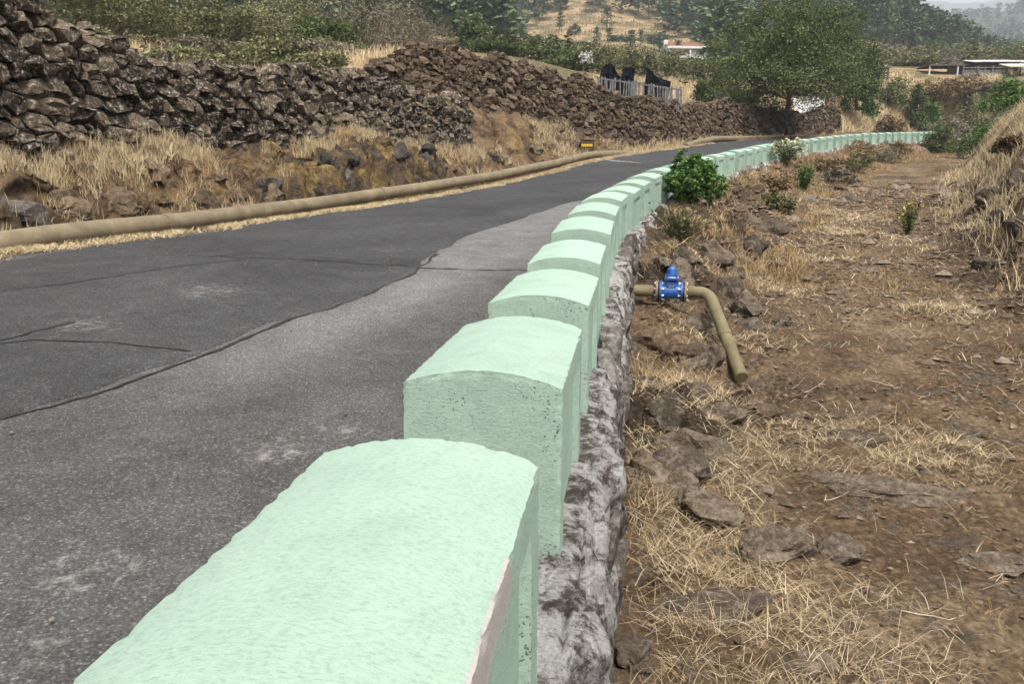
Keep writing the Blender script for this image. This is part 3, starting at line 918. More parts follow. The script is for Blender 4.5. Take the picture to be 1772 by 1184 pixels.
# ------------------------------------------------------------------ dry-stone walls out of fitted stones
def power_cells(sites, rad, bx):
    n = len(sites)
    cell = max(rad) * 2.6
    g = {}
    for i, (a, h) in enumerate(sites):
        g.setdefault((int(a // cell), int(h // cell)), []).append(i)
    out = []
    for i in range(n):
        a, h = sites[i]
        R = max(rad) * 2.4
        poly = [(a - R, h - R), (a + R, h - R), (a + R, h + R), (a - R, h + R)]
        ci, cj = int(a // cell), int(h // cell)
        nb = []
        for di in (-1, 0, 1):
            for dj in (-1, 0, 1):
                nb += g.get((ci + di, cj + dj), [])
        nb = sorted((j for j in nb if j != i), key=lambda j: (sites[j][0] - a) ** 2 + (sites[j][1] - h) ** 2)[:16]
        for j in nb:
            dx, dy = sites[j][0] - a, sites[j][1] - h
            d2 = dx * dx + dy * dy
            kk = .5 * (d2 + rad[i] ** 2 - rad[j] ** 2)
            new = []
            m = len(poly)
            for q in range(m):
                p0, p1 = poly[q], poly[(q + 1) % m]
                f0 = (p0[0] - a) * dx + (p0[1] - h) * dy - kk
                f1 = (p1[0] - a) * dx + (p1[1] - h) * dy - kk
                if f0 <= 0: new.append(p0)
                if (f0 < 0 < f1) or (f1 < 0 < f0):
                    tt = f0 / (f0 - f1)
                    new.append((p0[0] + (p1[0] - p0[0]) * tt, p0[1] + (p1[1] - p0[1]) * tt))
            poly = new
            if len(poly) < 3: break
        out.append(poly if len(poly) >= 3 else None)
    return out

def stone_panel(a0, a1, hb, ht, size, seed, var=.55, hscale=1.15, topnoise=.12):
    """stones as polygons in (a, h); hb(a), ht(a) limit the wall"""
    rg = random.Random(seed)
    sites, rad = [], []
    gs = size * 1.4
    grid = {}
    hmin = min(hb(a) for a in np.linspace(a0, a1, 60)) - size
    hmax = max(ht(a) for a in np.linspace(a0, a1, 60)) + size
    area = (a1 - a0 + 2 * size) * (hmax - hmin)
    for k in range(int(area / (size * size) * 34)):
        f = k / (area / (size * size) * 34)
        r = size * .5 * max(.45, (1 + var * (1.25 - 2.0 * f) + rg.gauss(0, .12)))
        a = rg.uniform(a0 - size, a1 + size); h = rg.uniform(hmin, hmax) * hscale
        ci, cj = int(a // gs), int(h // gs)
        ok = True
        for di in (-2, -1, 0, 1, 2):
            for dj in (-2, -1, 0, 1, 2):
                for j in grid.get((ci + di, cj + dj), ()):
                    if (sites[j][0] - a) ** 2 + (sites[j][1] - h) ** 2 < ((r + rad[j]) * .88) ** 2:
                        ok = False; break
                if not ok: break
            if not ok: break
        if ok:
            grid.setdefault((ci, cj), []).append(len(sites))
            sites.append((a, h)); rad.append(r)
    cells = power_cells(sites, rad, None)
    res = []
    for (a, h), r, poly in zip(sites, rad, cells):
        if poly is None: continue
        h /= hscale
        if a < a0 or a > a1: continue
        tn = topnoise * float(vnoise(np.array([[a * 1.3, seed, 0]]))[0])
        if h < hb(a) - .1 or h > ht(a) + tn - r * .35: continue
        P = np.array([(p, q / hscale) for p, q in poly])
        c = P.mean(0)
        lim = r * 1.65
        d = P - c
        l = np.linalg.norm(d, axis=1)
        P = c + d * np.minimum(1, lim / np.maximum(l, 1e-6))[:, None]
        # drop near-duplicate corners
        keep = [0]
        for q in range(1, len(P)):
            if np.linalg.norm(P[q] - P[keep[-1]]) > r * .18: keep.append(q)
        if len(keep) < 4: continue
        res.append((c, r, P[keep]))
    return res

def stone_geo(c, r, P, rg, mapf, bulge=.75):
    n = len(P)
    d = P - c
    tilt = rg.normal(0, .42, 2)
    off = rg.normal(0, r * .16)
    rings = []
    for sc, dep, jit in ((.93, -.22, .0), (.97, r * .02, .09), (.84, r * .50 * bulge * rg.uniform(.6, 1.4), .17), (.50, r * .62 * bulge * rg.uniform(.7, 1.3), .22)):
        q = c + d * sc * (1 + rg.normal(0, jit, (n, 1)) * .55)
        dd = dep + ((q - c) @ tilt if dep > 0 else 0) + (rg.normal(0, jit * r * .5, n) if dep > 0 else 0) + off
        rings.append(np.c_[q, np.broadcast_to(dd, n)])
    cen = np.r_[c + rg.normal(0, r * .22, 2), r * .62 * bulge + off]
    A = np.r_[np.concatenate(rings), cen[None]]
    F = []
    for k in range(3):
        for i in range(n):
            j = (i + 1) % n
            F.append((k * n + i, k * n + j, (k + 1) * n + j)); F.append((k * n + i, (k + 1) * n + j, (k + 1) * n + i))
    for i in range(n):
        F.append((3 * n + i, 3 * n + (i + 1) % n, 4 * n))
    return mapf(A[:, 0], A[:, 1], A[:, 2]), np.array(F)

def build_stones(wall, stones, mapf, mat, seed, nparts=300, bulge=.75):
    rg = np.random.default_rng(seed)
    items = []
    for c, r, P in stones:
        V, F = stone_geo(c, r, P, rg, mapf, bulge)
        u, v, z = proj(V.mean(0))
        inside = (-25 < u < 1800) and (-25 < v < 1210) and z > .5
        items.append(((r / z if inside else 0), V, F, rg.random()))
    items.sort(key=lambda q: -q[0])
    k = 0
    for w, V, F, rn in items[:nparts]:
        if w <= 0: break
        me = np_mesh('stone', V, F, rnd=np.full(len(V), rn))
        obj('stone', me, mat, wall)
        k += 1
    rest = items[k:]
    if rest:
        VV, FF, RR_, o = [], [], [], 0
        for w, V, F, rn in rest:
            VV.append(V); FF.append(F + o); RR_.append(np.full(len(V), rn)); o += len(V)
        obj('small_stones', np_mesh('small_stones', np.concatenate(VV), np.concatenate(FF), rnd=np.concatenate(RR_)), mat, wall, kind='stuff')
    return len(items)

def wall_core(wall, s0, s1, tf, base, top, thick, setb):
    s = np.arange(s0, s1, .25)
    zb = zr(s) + base(s) - .5; zt_ = zr(s) + top(s) - .17 + .08 * fbm(v3(s * 1.7, 0 * s, 4), 3, 71)
    rows = []
    for f in np.linspace(0, 1, 8):
        z = zb + (zt_ - zb) * f
        x, y = PT(s, tf(s) - setb - .12 * (z - zb) + .03 * fbm(v3(s * 2, z * 2, 0), 3, 72))
        rows.append(v3(x, y, z))
    x, y = PT(s, tf(s) - thick); rows.append(v3(x, y, zt_ - .05))
    x, y = PT(s, tf(s) - thick); rows.append(v3(x, y, zb))
    V = np.stack(rows, 1)
    # close the two ends
    n = V.shape[1]
    me = grid_mesh('wall_core', V, smooth=False)
    bm = bmesh.new(); bm.from_mesh(me); bm.verts.ensure_lookup_table()
    for b in (0, (len(s) - 1) * n):
        bm.faces.new([bm.verts[b + k] for k in range(n)])
    bmesh.ops.recalc_face_normals(bm, faces=bm.faces)
    bm.to_mesh(me); bm.free()
    obj('shaded_core', me, M['gap_shade'], wall)

def mk_wall(name, label, s0, s1, tf, base, top, size, seed, mat, nparts, thick=1.3, var=.55, topn=.14, bulge=.8):
    w = bpy.data.objects.new(name, None); COL.objects.link(w)
    tag(w, label, 'wall')
    zb = lambda a: float(zr(a) + base(a)) - .22
    zt_ = lambda a: float(zr(a) + top(a))
    st = stone_panel(s0, s1, zb, zt_, size, seed, var, topnoise=topn)
    def mapf(a, h, d):
        hb = zr(a) + base(a)
        t = tf(a) - .12 * (h - hb) + d
        x, y = PT(a, t)
        return v3(x, y, h)
    n = build_stones(w, st, mapf, mat, seed, nparts, bulge)
    wall_core(w, s0 + (1.4 if s0 > 15 else .1), s1 - .1, tf, base, top, thick, .10)
    print(name, 'stones', n)
    return w
mk_wall('dry_stone_wall', 'tall dark lava stone wall above the earth bank at the left', 3.2, A_END, tA, lambda s: np.interp(s, *A_BASE), lambda s: np.interp(s, *A_TOP), .185, 3, M['stone_a'], 300, bulge=.95)
mk_wall('dry_stone_wall', 'long brown stone wall descending behind to the big tree', 19.6, 56.6, tB, lambda s: np.interp(s, *B_BASE), lambda s: np.interp(s, *B_TOP), .185, 5, M['stone_b'], 300, topn=.2)
mk_wall('dry_stone_wall', 'short brown stone wall past the big tree, below the striped cloth', 57.2, 65, lambda s: -7.5 + 0 * s, lambda s: np.interp(s, [57, 65], [.7, .9]), lambda s: np.interp(s, [57, 60, 62.5, 65], [2.15, 2.45, 2.8, 2.75]), .2, 9, M['stone_b'], 200, topn=.2)
# outer face of the plinth: fitted stones
st = stone_panel(-1, 46, lambda a: float(zr(a)) - .95, lambda a: float(zr(a)) - .05, .24, 12, .5)
def mapf(a, h, d):
    x, y = PT(a, .118 + .4 * d)
    return v3(x, y, h)
build_stones(rw, st, mapf, M['plinth_stone'], 12, 220, .7)

# ------------------------------------------------------------------ mint green parapet blocks
BL, BW, BH, ARCH = .92, .5, .57, .048
def block_geo(ny, nx, nz, seed, amp):
    bd, bt, rec = .10, .105, .026
    ys = np.unique(np.r_[np.linspace(-BL / 2, -BL / 2 + bd, max(2, ny // 6)), np.linspace(-BL / 2 + bd + .006, BL / 2 - bd - .006, ny), np.linspace(BL / 2 - bd, BL / 2, max(2, ny // 6))])
    zs = np.unique(np.r_[np.linspace(0, BH - bt, nz), np.linspace(BH - bt + .006, BH, max(2, nz // 3))])
    xs = np.linspace(BW / 2, -BW / 2, nx)
    top = lambda x: BH + ARCH * (1 - (x / (BW / 2)) ** 2)
    Vs, Fs, kinds = [], [], []
    off = 0
    def add(G, flip, kind):
        nonlocal off
        F = grid_faces(G.shape[0], G.shape[1])
        if flip: F = F[:, ::-1]
        Vs.append(G.reshape(-1, 3)); Fs.append(F + off); kinds.append(np.full(len(F), kind))
        off += G.shape[0] * G.shape[1]
    Yg, Zg = np.meshgrid(ys, zs, indexing='ij')
    for sx, fl in ((1, False), (-1, True)):
        ins = (np.abs(Yg) < BL / 2 - bd - .003) & (Zg < BH - bt + .003)
        Xg = np.where(ins, BW / 2 - rec, BW / 2) * sx
        add(v3(Xg, Yg, Zg), fl, 1 if sx > 0 else 2)
    Xg, Yg2 = np.meshgrid(xs, ys, indexing='ij')
    add(v3(Xg, Yg2, top(Xg)), True, 0)
    Xc, K = np.meshgrid(xs, zs / BH, indexing='ij')
    for sy, fl in ((-1, True), (1, False)):
        add(v3(Xc, 0 * Xc + sy * BL / 2, K * top(Xc)), fl, 0)
    V = np.concatenate(Vs); F = np.concatenate(Fs); kd = np.concatenate(kinds)
    Vp = V.copy()
    sc = V * np.array([1, 1, 1.0])
    e = np.c_[np.abs(V[:, 0]) / (BW / 2), np.abs(V[:, 1]) / (BL / 2), V[:, 2] / top(V[:, 0])]
    on = (e > .97).sum(1)
    so = seed * 13.7
    if amp:
        Vp += amp * np.stack([fbm(sc * 9 + so, 3, 81), fbm(sc * 9 + so + 50, 3, 82), fbm(sc * 9 + so + 90, 3, 83) * .6], 1)
        ch = np.clip(fbm(sc * 55 + so, 3, 84) + .2, 0, 2) * .0045
        Vp -= (np.where(on >= 2, 1, 0) * ch)[:, None] * np.c_[np.sign(V[:, 0]) * (e[:, 0] > .97), np.sign(V[:, 1]) * (e[:, 1] > .97), (e[:, 2] > .97) * .7]
    # split off the recessed panels
    cF = V[F].mean(1)
    pan = (kd > 0) & (np.abs(cF[:, 1]) < BL / 2 - bd - .004) & (cF[:, 2] < BH - bt) & (np.abs(cF[:, 0]) < BW / 2 - rec + .001)
    def sub(mask, nm):
        f = F[mask]
        u, inv_ = np.unique(f.ravel(), return_inverse=True)
        me = np_mesh(nm, Vp[u], inv_.reshape(-1, 4), smooth=True)
        bm = bmesh.new(); bm.from_mesh(me)
        bmesh.ops.remove_doubles(bm, verts=bm.verts, dist=.0012)
        bmesh.ops.recalc_face_normals(bm, faces=bm.faces)
        # keep normals pointing outwards on open shells
        bm.to_mesh(me); bm.free()
        me.set_sharp_from_angle(angle=math.radians(32))
        return me
    return sub(~pan, 'block_body'), sub(pan & (kd == 1), 'side_panel'), sub(pan & (kd == 2), 'side_panel')
lods = {}
ORD = ['first', 'second', 'third', 'fourth', 'fifth', 'sixth', 'seventh', 'eighth', 'ninth', 'tenth', 'eleventh', 'twelfth', 'thirteenth', 'fourteenth', 'fifteenth',
       'sixteenth', 'seventeenth', 'eighteenth', 'nineteenth', 'twentieth']
TENS = {20: 'twenty', 30: 'thirty', 40: 'forty', 50: 'fifty', 60: 'sixty'}
TEN_ORD = {30: 'thirtieth', 40: 'fortieth', 50: 'fiftieth', 60: 'sixtieth'}
def ordinal(n):
    if n <= 20: return ORD[n - 1]
    if n in TEN_ORD: return TEN_ORD[n]
    return TENS[n // 10 * 10] + '-' + ORD[n % 10 - 1]
PITCH_S = 1.475
nblk = 0
for k in range(1, 46):
    s0 = (k - 2) * PITCH_S
    sc = s0 + BL / 2
    if sc > 66: break
    if k <= 3: geo = block_geo(70, 44, 36, k, .0014)
    else:
        key = ('mid', k % 3) if k <= 9 else ('far', k % 2)
        if key not in lods:
            lods[key] = block_geo(26, 16, 14, 10 + key[1], .002) if key[0] == 'mid' else block_geo(8, 9, 6, 20 + key[1], .003)
        geo = lods[key]
    x, y = PT(sc, -BW / 2)
    grade = math.atan2(float(zr(sc + .4) - zr(sc - .4)), .8)
    if k == 1: lab = 'nearest mint green concrete block, its right edge flaked to bare plaster'
    elif k == 2: lab = 'second mint green concrete block, pitted end face toward the camera'
    else: lab = 'mint green concrete parapet block, ' + ordinal(k) + ' from the camera'
    o = obj('parapet_block', geo[0], M['mint_strip'] if k == 1 else M['mint'], None, (float(x), float(y), float(zr(sc)) - .004), lab, 'block', 'mint green blocks along the road',
            rot=(grade, 0, -float(head(sc))))
    rgl = random.Random(k)
    o.rotation_euler.z += rgl.uniform(-.012, .012) if k > 2 else 0
    o.rotation_euler.y = rgl.uniform(-.018, .018) if k > 2 else 0
    o.scale.z = rgl.uniform(.975, 1.03) if k > 3 else 1
    o.scale.x = rgl.uniform(.98, 1.02) if k > 3 else 1
    if k == 1:                               # the first block runs on out of the picture
        o.scale.y = 1.3
        x, y = PT(s0 - .075 + BL - BL * .65, -BW / 2)
        o.location.x, o.location.y = float(x), float(y)
    for pm in geo[1:]:
        obj('side_panel', pm, M['mint_panel'], o)
    nblk += 1
print('blocks', nblk)

# ------------------------------------------------------------------ pipes, valve, marker
def side_pipe(name, label, stz, rad, mat, n=18, joints=()):
    stz = np.array(stz, float)
    q = np.arange(stz[0, 0], stz[-1, 0], .2)
    t = np.interp(q, stz[:, 0], stz[:, 1]) + .03 * fbm(v3(q * .4, 0 * q, 1), 2, 91)
    z = np.interp(q, stz[:, 0], stz[:, 2]) + .015 * fbm(v3(q * .5, 0 * q, 7), 2, 92)
    k = np.ones(7) / 7
    t[3:-3] = np.convolve(t, k, 'valid'); z[3:-3] = np.convolve(z, k, 'valid')
    x, y = PT(q, t)
    me = capped_tube(name, v3(x, y, zr(q) + z), rad, n)
    o = obj(name, me, mat, None, label=label, cat='pipe')
    for sj in joints:
        i = int(np.argmin(np.abs(q - sj)))
        a, b = Vector(v3(x, y, zr(q) + z)[i]), Vector(v3(x, y, zr(q) + z)[i + 1])
        d = (b - a).normalized()
        obj('pipe_sleeve', MB().cyl(a - d * .09, a + d * .09, rad * 1.09, n=n).mesh('pipe_sleeve', True), mat, o)
    return o
side_pipe('water_pipe', 'long dusty brown water pipe lying along the left road verge',
    [(1.5, -6.62, .33), (5.1, -6.62, .29), (6.2, -6.62, .25), (8.1, -6.6, .17), (11, -6.6, .10), (14.6, -6.6, .08), (19, -6.6, .10), (23.8, -6.6, .22), (27.2, -6.55, .37), (29.6, -6.5, .33), (31.5, -6.4, .2)], .135, M['pipe'], joints=(7.6, 13.6, 19.6, 25.2))
side_pipe('water_pipe', 'far short water pipe at the foot of the brown stone wall', [(36.6, -6.35, .38), (38, -6.5, .52), (41, -6.55, .6), (46, -6.5, .56), (54, -6.3, .5)], .15, M['pipe'], 12)

# outlet: pipe from the wall, blue gate valve, bend, drop pipe
SV = 6.95
def vpt(t, s, z):
    x, y = PT(s, t)
    return Vector((float(x), float(y), float(zr(SV)) + z))
ZP = -.43
vr = bpy.data.objects.new('outlet_pipe', None); COL.objects.link(vr)
tag(vr, 'olive outlet pipe with a blue gate valve sticking out of the wall', 'pipe')
W0, W1 = vpt(.05, SV, ZP), vpt(.44, SV, ZP)
obj('inlet_pipe', capped_tube('inlet_pipe', [list(W0), list((W0 + W1) / 2), list(W1)], .068, 20), M['pipe_olive'], vr)
ax = (W1 - W0).normalized()
upv = Vector((0, 0, 1)); fwv = ax.cross(upv)
def flange(t0, th, r, mat, nm):
    a = vpt(t0, SV, ZP)
    fl = obj(nm, MB().cyl(a, a + ax * th, r, n=28).mesh(nm, True), mat, vr)
    return a, fl
for t0, mt, nm, r in ((.440, M['rust'], 'steel_flange', .122), (.466, M['black'], 'rubber_gasket', .118), (.484, M['blue'], 'valve_flange', .12), (.728, M['blue'], 'valve_flange', .12), (.752, M['black'], 'rubber_gasket', .118), (.770, M['rust'], 'steel_flange', .122)):
    flange(t0, .026 if 'flange' in nm else .018, r, mt, nm)
# valve body with bonnet and cap
c = vpt(.618, SV, ZP)
Rm = Matrix((ax, fwv, upv)).transposed()
mb = MB()
mb.cyl(vpt(.508, SV, ZP), vpt(.73, SV, ZP), .088, n=24)
mb.box(c + upv * .03, (.17, .15, .22), Rm, .03)
mb.box(c + upv * .055 , (.215, .12, .10), Rm, .02)
body = obj('valve_body', mb.mesh('valve_body', True), M['blue'], vr)
mb = MB().box(c + upv * .152, (.165, .165, .03), Rm, .006)
mb.box(c + upv * .19, (.145, .14, .024), Rm, .006)
obj('bonnet_flange', mb.mesh('bonnet_flange', True), M['blue'], body)
mb = MB().cyl(c + upv * .2, c + upv * .265, .06, .05, 20).cyl(c + upv * .265, c + upv * .295, .05, .022, 20)
mb.box(c + upv * .24, (.105, .08, .07), Rm, .015)
obj('spindle_cap', mb.mesh('spindle_cap', True), M['blue'], vr)
obj('seal_ring', MB().cyl(c + upv * .166, c + upv * .179, .078, n=20).mesh('seal_ring', True), M['steel'], vr)
# raised casting mark on the side toward the road-bend: a small plate with a hooked figure
mk = MB()
f0 = c + fwv * .078 + upv * .035
for (dx, dz, sx, sz) in ((0, .035, .06, .014), (-.023, .018, .014, .03), (0, .0, .06, .014), (.023, -.02, .014, .04), (.004, -.045, .03, .014)):
    mk.box(f0 + ax * dx + upv * dz, (sx, .006, sz), Rm)
obj('casting_mark', mk.mesh('casting_mark'), M['rust'], body, label='raised casting mark on the valve body')
for t0 in (.475, .748):
    for k in range(8):
        an = k * math.pi / 4 + .39
        b = vpt(t0, SV, ZP) + (fwv * math.cos(an) + upv * math.sin(an)) * .1
        obj('bolt', MB().cyl(b - ax * .05, b + ax * .06, .011, n=6).mesh('bolt'), M['steel'], vr)
P1, P2, P3 = vpt(.796, SV, ZP), vpt(.98, SV, ZP), vpt(1.325, 5.6, -1.11)
dr = (P3 - P2).normalized()
arc = [list(P1), list(P1.lerp(P2, .5))]
A0, A2 = P2 - ax * .06, P2 + ax * .06 + dr * .2
for k in range(9):
    q = k / 8
    arc.append(list(A0 * (1 - q) ** 2 + (P2 + ax * .07) * 2 * q * (1 - q) + A2 * q * q))
arc += [list(A2.lerp(P3, .5)), list(P3)]
obj('drop_pipe', capped_tube('drop_pipe', arc, .068, 20), M['pipe_olive'], vr)
cl = A2.lerp(P3, .45)
obj('pipe_sleeve', MB().cyl(cl - dr * .05, cl + dr * .05, .074, n=20).mesh('pipe_sleeve', True), M['pipe_olive'], vr)
obj('pipe_collar', MB().cyl(P1, P1 + ax * .07, .075, n=20).mesh('pipe_collar', True), M['pipe_olive'], vr)

# small marker with a yellow band by the pipe
mx, my = PT(28.2, -7.1)
mz = float(zr(28.2)) + .45
mo = bpy.data.objects.new('roadside_marker', None); COL.objects.link(mo); mo.location = (float(mx), float(my), mz); mo.rotation_euler.z = -.25
tag(mo, 'small brown marker box with a yellow band beside the road', 'marker')
obj('box', MB().box((0, 0, .20), (.52, .3, .5), None, .02).mesh('box'), M['brown_box'], mo)
obj('yellow_band', MB().box((0, -.156, .26), (.44, .012, .10), None, .004).mesh('yellow_band'), M['yellow'], mo)
obj('lid', MB().box((0, 0, .465), (.56, .34, .03), None, .008).mesh('lid'), M['dark_wood'], mo)

# ------------------------------------------------------------------ rocks
def rock_mesh(name, seed, sx, sy, sz, sub=3, rough=.28, strata=0.0):
    bm = bmesh.new()
    bmesh.ops.create_icosphere(bm, subdivisions=sub, radius=1)
    V = np.array([v.co[:] for v in bm.verts])
    k = np.random.default_rng(seed)
    # cut by random planes for facets
    for _ in range(10):
        n = k.normal(size=3); n /= np.linalg.norm(n)
        d = V @ n
        lim = k.uniform(.55, .85)
        V = V - np.outer(np.maximum(d - lim, 0) * .92, n)
    V = V * (1 + rough * fbm(V * 1.6 + seed * 3.1, 4, seed)[:, None])
    if strata:
        V[:, 2] += strata * vnoise(v3(V[:, 0] * 1.2, V[:, 1] * 5, V[:, 2] * 2 + seed), seed)
    V = V * np.array([sx, sy, sz])
    F = np.array([[v.index for v in f.verts] for f in bm.faces])
    bm.free()
    return np_mesh(name, V, F, rnd=np.full(len(V), k.random()))
def drop_rock(label, u, v, Y, size, seed, mat='bedrock', rz=0, sink=.3, sub=4, strata=.12, group='rocks in the dry watercourse'):
    q = at(u, v, Y)
    s, t = inv(np.array([q.x]), np.array([q.y]))
    z = float(bedz(s, t)[0]) if t[0] > 0 else q.z
    obj('rock', rock_mesh('rock', seed, *size, sub=sub, strata=strata), M[mat], None, (q.x, q.y, z + size[2] * (1 - 2 * sink)), label, 'rock', group, rot=(0, 0, rz))
drop_rock('long low grey bedrock slab at the right of the watercourse', 1555, 745, 4.9, (.52, .16, .09), 3, rz=-.35, strata=.3)
drop_rock('blocky brown rock ledge in the middle of the near watercourse', 1345, 850, 3.95, (.26, .14, .12), 4, rz=.1, strata=.35)
drop_rock('rough rock just right of the blocky ledge', 1460, 835, 4.05, (.2, .15, .09), 5, rz=.6, strata=.3)
drop_rock('flat rock shelf below the blocky ledge', 1240, 945, 3.35, (.3, .14, .07), 6, rz=.08, strata=.3)
drop_rock('dark rock leaning on the wall below the outlet pipe', 1165, 700, 4.9, (.26, .2, .15), 7, rz=.5)
drop_rock('dark rock against the wall nearer the camera', 1230, 760, 4.5, (.24, .15, .12), 8, rz=-.6)
drop_rock('small dark rock half buried in straw near the wall', 1100, 1085, 2.9, (.09, .09, .07), 9)
drop_rock('pale topped rock in the straw at the bottom', 1400, 1055, 2.95, (.13, .1, .06), 10, rz=.3)
drop_rock('dark rock right under the drop pipe bend', 1150, 600, 6.0, (.22, .24, .17), 11)
drop_rock('rust brown boulder at the foot of the far bank', 1700, 475, 12.5, (.22, .18, .14), 12)
drop_rock('boulder beside the valve at the foot of the wall', 1210, 560, 6.6, (.26, .2, .16), 13, rz=1)
drop_rock('flat dark slab in the middle of the watercourse', 1480, 690, 5.8, (.3, .14, .05), 14, rz=.2)
drop_rock('flat rock at the right edge near a lime patch', 1740, 900, 4.0, (.2, .12, .05), 15)
k = 0
for (u, v, Y, sz) in [(1260, 470, 10.5, .32), (1235, 425, 12, .4), (1290, 500, 9.8, .3), (1300, 400, 14, .4), (1335, 370, 17, .4), (1275, 440, 11.5, .25), (1215, 500, 8.8, .26), (1240, 545, 7.8, .2)]:
    k += 1
    drop_rock('brown rock in the broken slope below the leafy bush', u, v, Y, (sz, sz * .7, sz * .7), 30 + k, 'bedrock', k * 1.3, .35, 3)
for (u, v, Y, sz) in [(1700, 395, 16, .5), (1740, 420, 14.5, .55), (1765, 455, 13, .5), (1720, 360, 18, .55), (1760, 380, 16, .6), (1690, 330, 21, .5)]:
    k += 1
    drop_rock('dark rock at the foot of the far bank', u, v, Y, (sz * .8, sz * .7, sz * .5), 30 + k, 'bedrock', k * 1.3, .55, 3)
for (u, v, Y, sz) in [(1430, 345, 22, .4), (1470, 335, 24, .5), (1400, 330, 24, .5), (1510, 330, 25, .45), (1450, 322, 27, .6), (1520, 310, 29, .5)]:
    k += 1
    drop_rock('dark rock lying across the middle of the watercourse', u, v, Y, (sz, sz * .6, sz * .35), 30 + k, 'bedrock', k * 1.3, .5, 3)

rg = random.Random(41)
for i in range(64):
    s0 = 2.6 + 19 * rg.random() ** 1.3; t0 = .28 + 2.0 * rg.random() ** 1.4 * (0.5 + .5 * min(1, max(0, (s0 - 3) / 6)))
    if abs(s0 - 13.9) < .5 and t0 < 1: continue
    a = rg.uniform(.09, .26) * (1 + s0 * .02)
    x, y = PT(s0, t0)
    z = float(bedz(np.array([s0]), np.array([t0]))[0])
    obj('bank_rock', rock_mesh('bank_rock', 700 + i, a * 1.2, a * .9, a * .75, sub=3, rough=.35, strata=.2), M[rg.choice(['bedrock', 'bedrock', 'earth_rock'])], None, (float(x), float(y), z - a * .22), 'rock embedded in the broken ground along the parapet', 'rock', 'rocks along the foot of the parapet', rot=(rg.uniform(-.3, .3), rg.uniform(-.3, .3), rg.uniform(0, 3)))

# loose stones and pebbles
def scatter_st(n, s0, s1, t0, t1, seed, power=1.0):
    r = np.random.default_rng(seed)
    s = s0 + (s1 - s0) * r.random(n) ** power
    t = r.uniform(t0, t1, n)
    return s, t
def pebbles(name, P, size, seed, mat, label):
    r = np.random.default_rng(seed)
    base = np.array([(1, 0, 0), (-1, 0, 0), (0, 1, 0), (0, -1, 0), (0, 0, .8), (0, 0, -.8)], float)
    f = np.array([(0, 2, 4), (2, 1, 4), (1, 3, 4), (3, 0, 4), (2, 0, 5), (1, 2, 5), (3, 1, 5), (0, 3, 5)])
    n = len(P)
    sz = np.broadcast_to(size, (n,)) * r.lognormal(0, .5, n)
    V = base[None] * (1 + r.normal(0, .25, (n, 6, 1))) * sz[:, None, None] * (r.uniform(.6, 1.3, (n, 1, 3)) * np.array([1, 1, .6]))
    a = r.uniform(0, 6.28, n); ca, sa = np.cos(a)[:, None], np.sin(a)[:, None]
    x = V[..., 0] * ca - V[..., 1] * sa; y = V[..., 0] * sa + V[..., 1] * ca
    V = np.stack([x, y, V[..., 2]], -1) + P[:, None]
    F = f[None] + (np.arange(n) * 6)[:, None, None]
    obj(name, np_mesh(name, V.reshape(-1, 3), F.reshape(-1, 3), rnd=np.repeat(r.random(n), 6)), mat, label=label, kind='stuff')
s, t = scatter_st(44000, -1.2, 32, .3, 6.0, 101, 2.0)
x, y = PT(s, t)
keep = vnoise(v3(x * .8, y * .8, 0), 3) > -.55
s, t, x, y = s[keep], t[keep], x[keep], y[keep]
pebbles('loose_stones', v3(x, y, bedz(s, t) + .004), (.0075 + .0012 * s.clip(0)) * np.random.default_rng(8).choice([.6, 1, 1.9, 3.2], len(s), p=[.52, .34, .12, .02]), 102, M['pebble'], 'small loose stones strewn over the watercourse bed')
s, t = scatter_st(2600, -1.5, 12, -5.9, -.55, 103, 1.5)
x, y = PT(s, t)
pebbles('road_grit', v3(x, y, roadz(s, t) + .017 + .002), .0042, 104, M['pebble'], 'fine grit and chips scattered on the asphalt')

# tuff and basalt pieces in the road cut
def bank_rock(s, t, dz, size, seed, mat, label, rz=0):
    x, y = PT(s, t)
    z = float(zr(s)) + dz
    obj('bank_rock', rock_mesh('bank_rock', seed, *size, sub=3, rough=.4, strata=.25), M[mat], None, (float(x), float(y), z), label, 'rock', 'rocks in the road cut', rot=(0, 0, rz - float(head(s))))
for i, (s, t, dz, size) in enumerate([(15.3, -7.1, .42, (.2, .22, .3)), (15.6, -7.2, .95, (.2, .2, .2)), (17.4, -7.1, .95, (.2, .32, .22)), (17.7, -7.08, .35, (.2, .28, .2)), (18.6, -7.15, .5, (.2, .2, .4)), (18.9, -7.2, .95, (.2, .25, .2)), (19.3, -7.15, .4, (.2, .25, .25)), (14.2, -7.15, .3, (.2, .3, .2)), (14.9, -7.15, .8, (.2, .2, .2))]):
    bank_rock(s - 2.0, t - .16, dz - .05, (size[0] * 1.2, size[1] * 1.35, size[2] * 1.25), 80 + i, 'basalt', 'dark basalt lump stuck in the ochre road cut')
rg = random.Random(5)
for i in range(28):
    s = rg.uniform(4.6, 11.2) if i < 16 else rg.uniform(20.5, 30)
    t = -rg.uniform(7.2, 7.8)
    a = rg.uniform(.14, .34)
    if i < 16: lb = 'brown rock showing in the earth bank below the dark stone wall'
    else:
        t = -rg.uniform(7.2, 8.6); a *= 1.3; lb = 'brown rock in the grassy bank between the two stone walls'
    ss, tt = np.array([s]), np.array([t])
    bank_rock(s, t, float((bankL(ss, tt) - zr(ss))[0]) - a * .35, (a * .8, a * 1.3, a * .8), 100 + i, rg.choice(['earth_rock', 'earth_rock', 'bedrock', 'basalt']), lb, rg.uniform(-.5, .5))

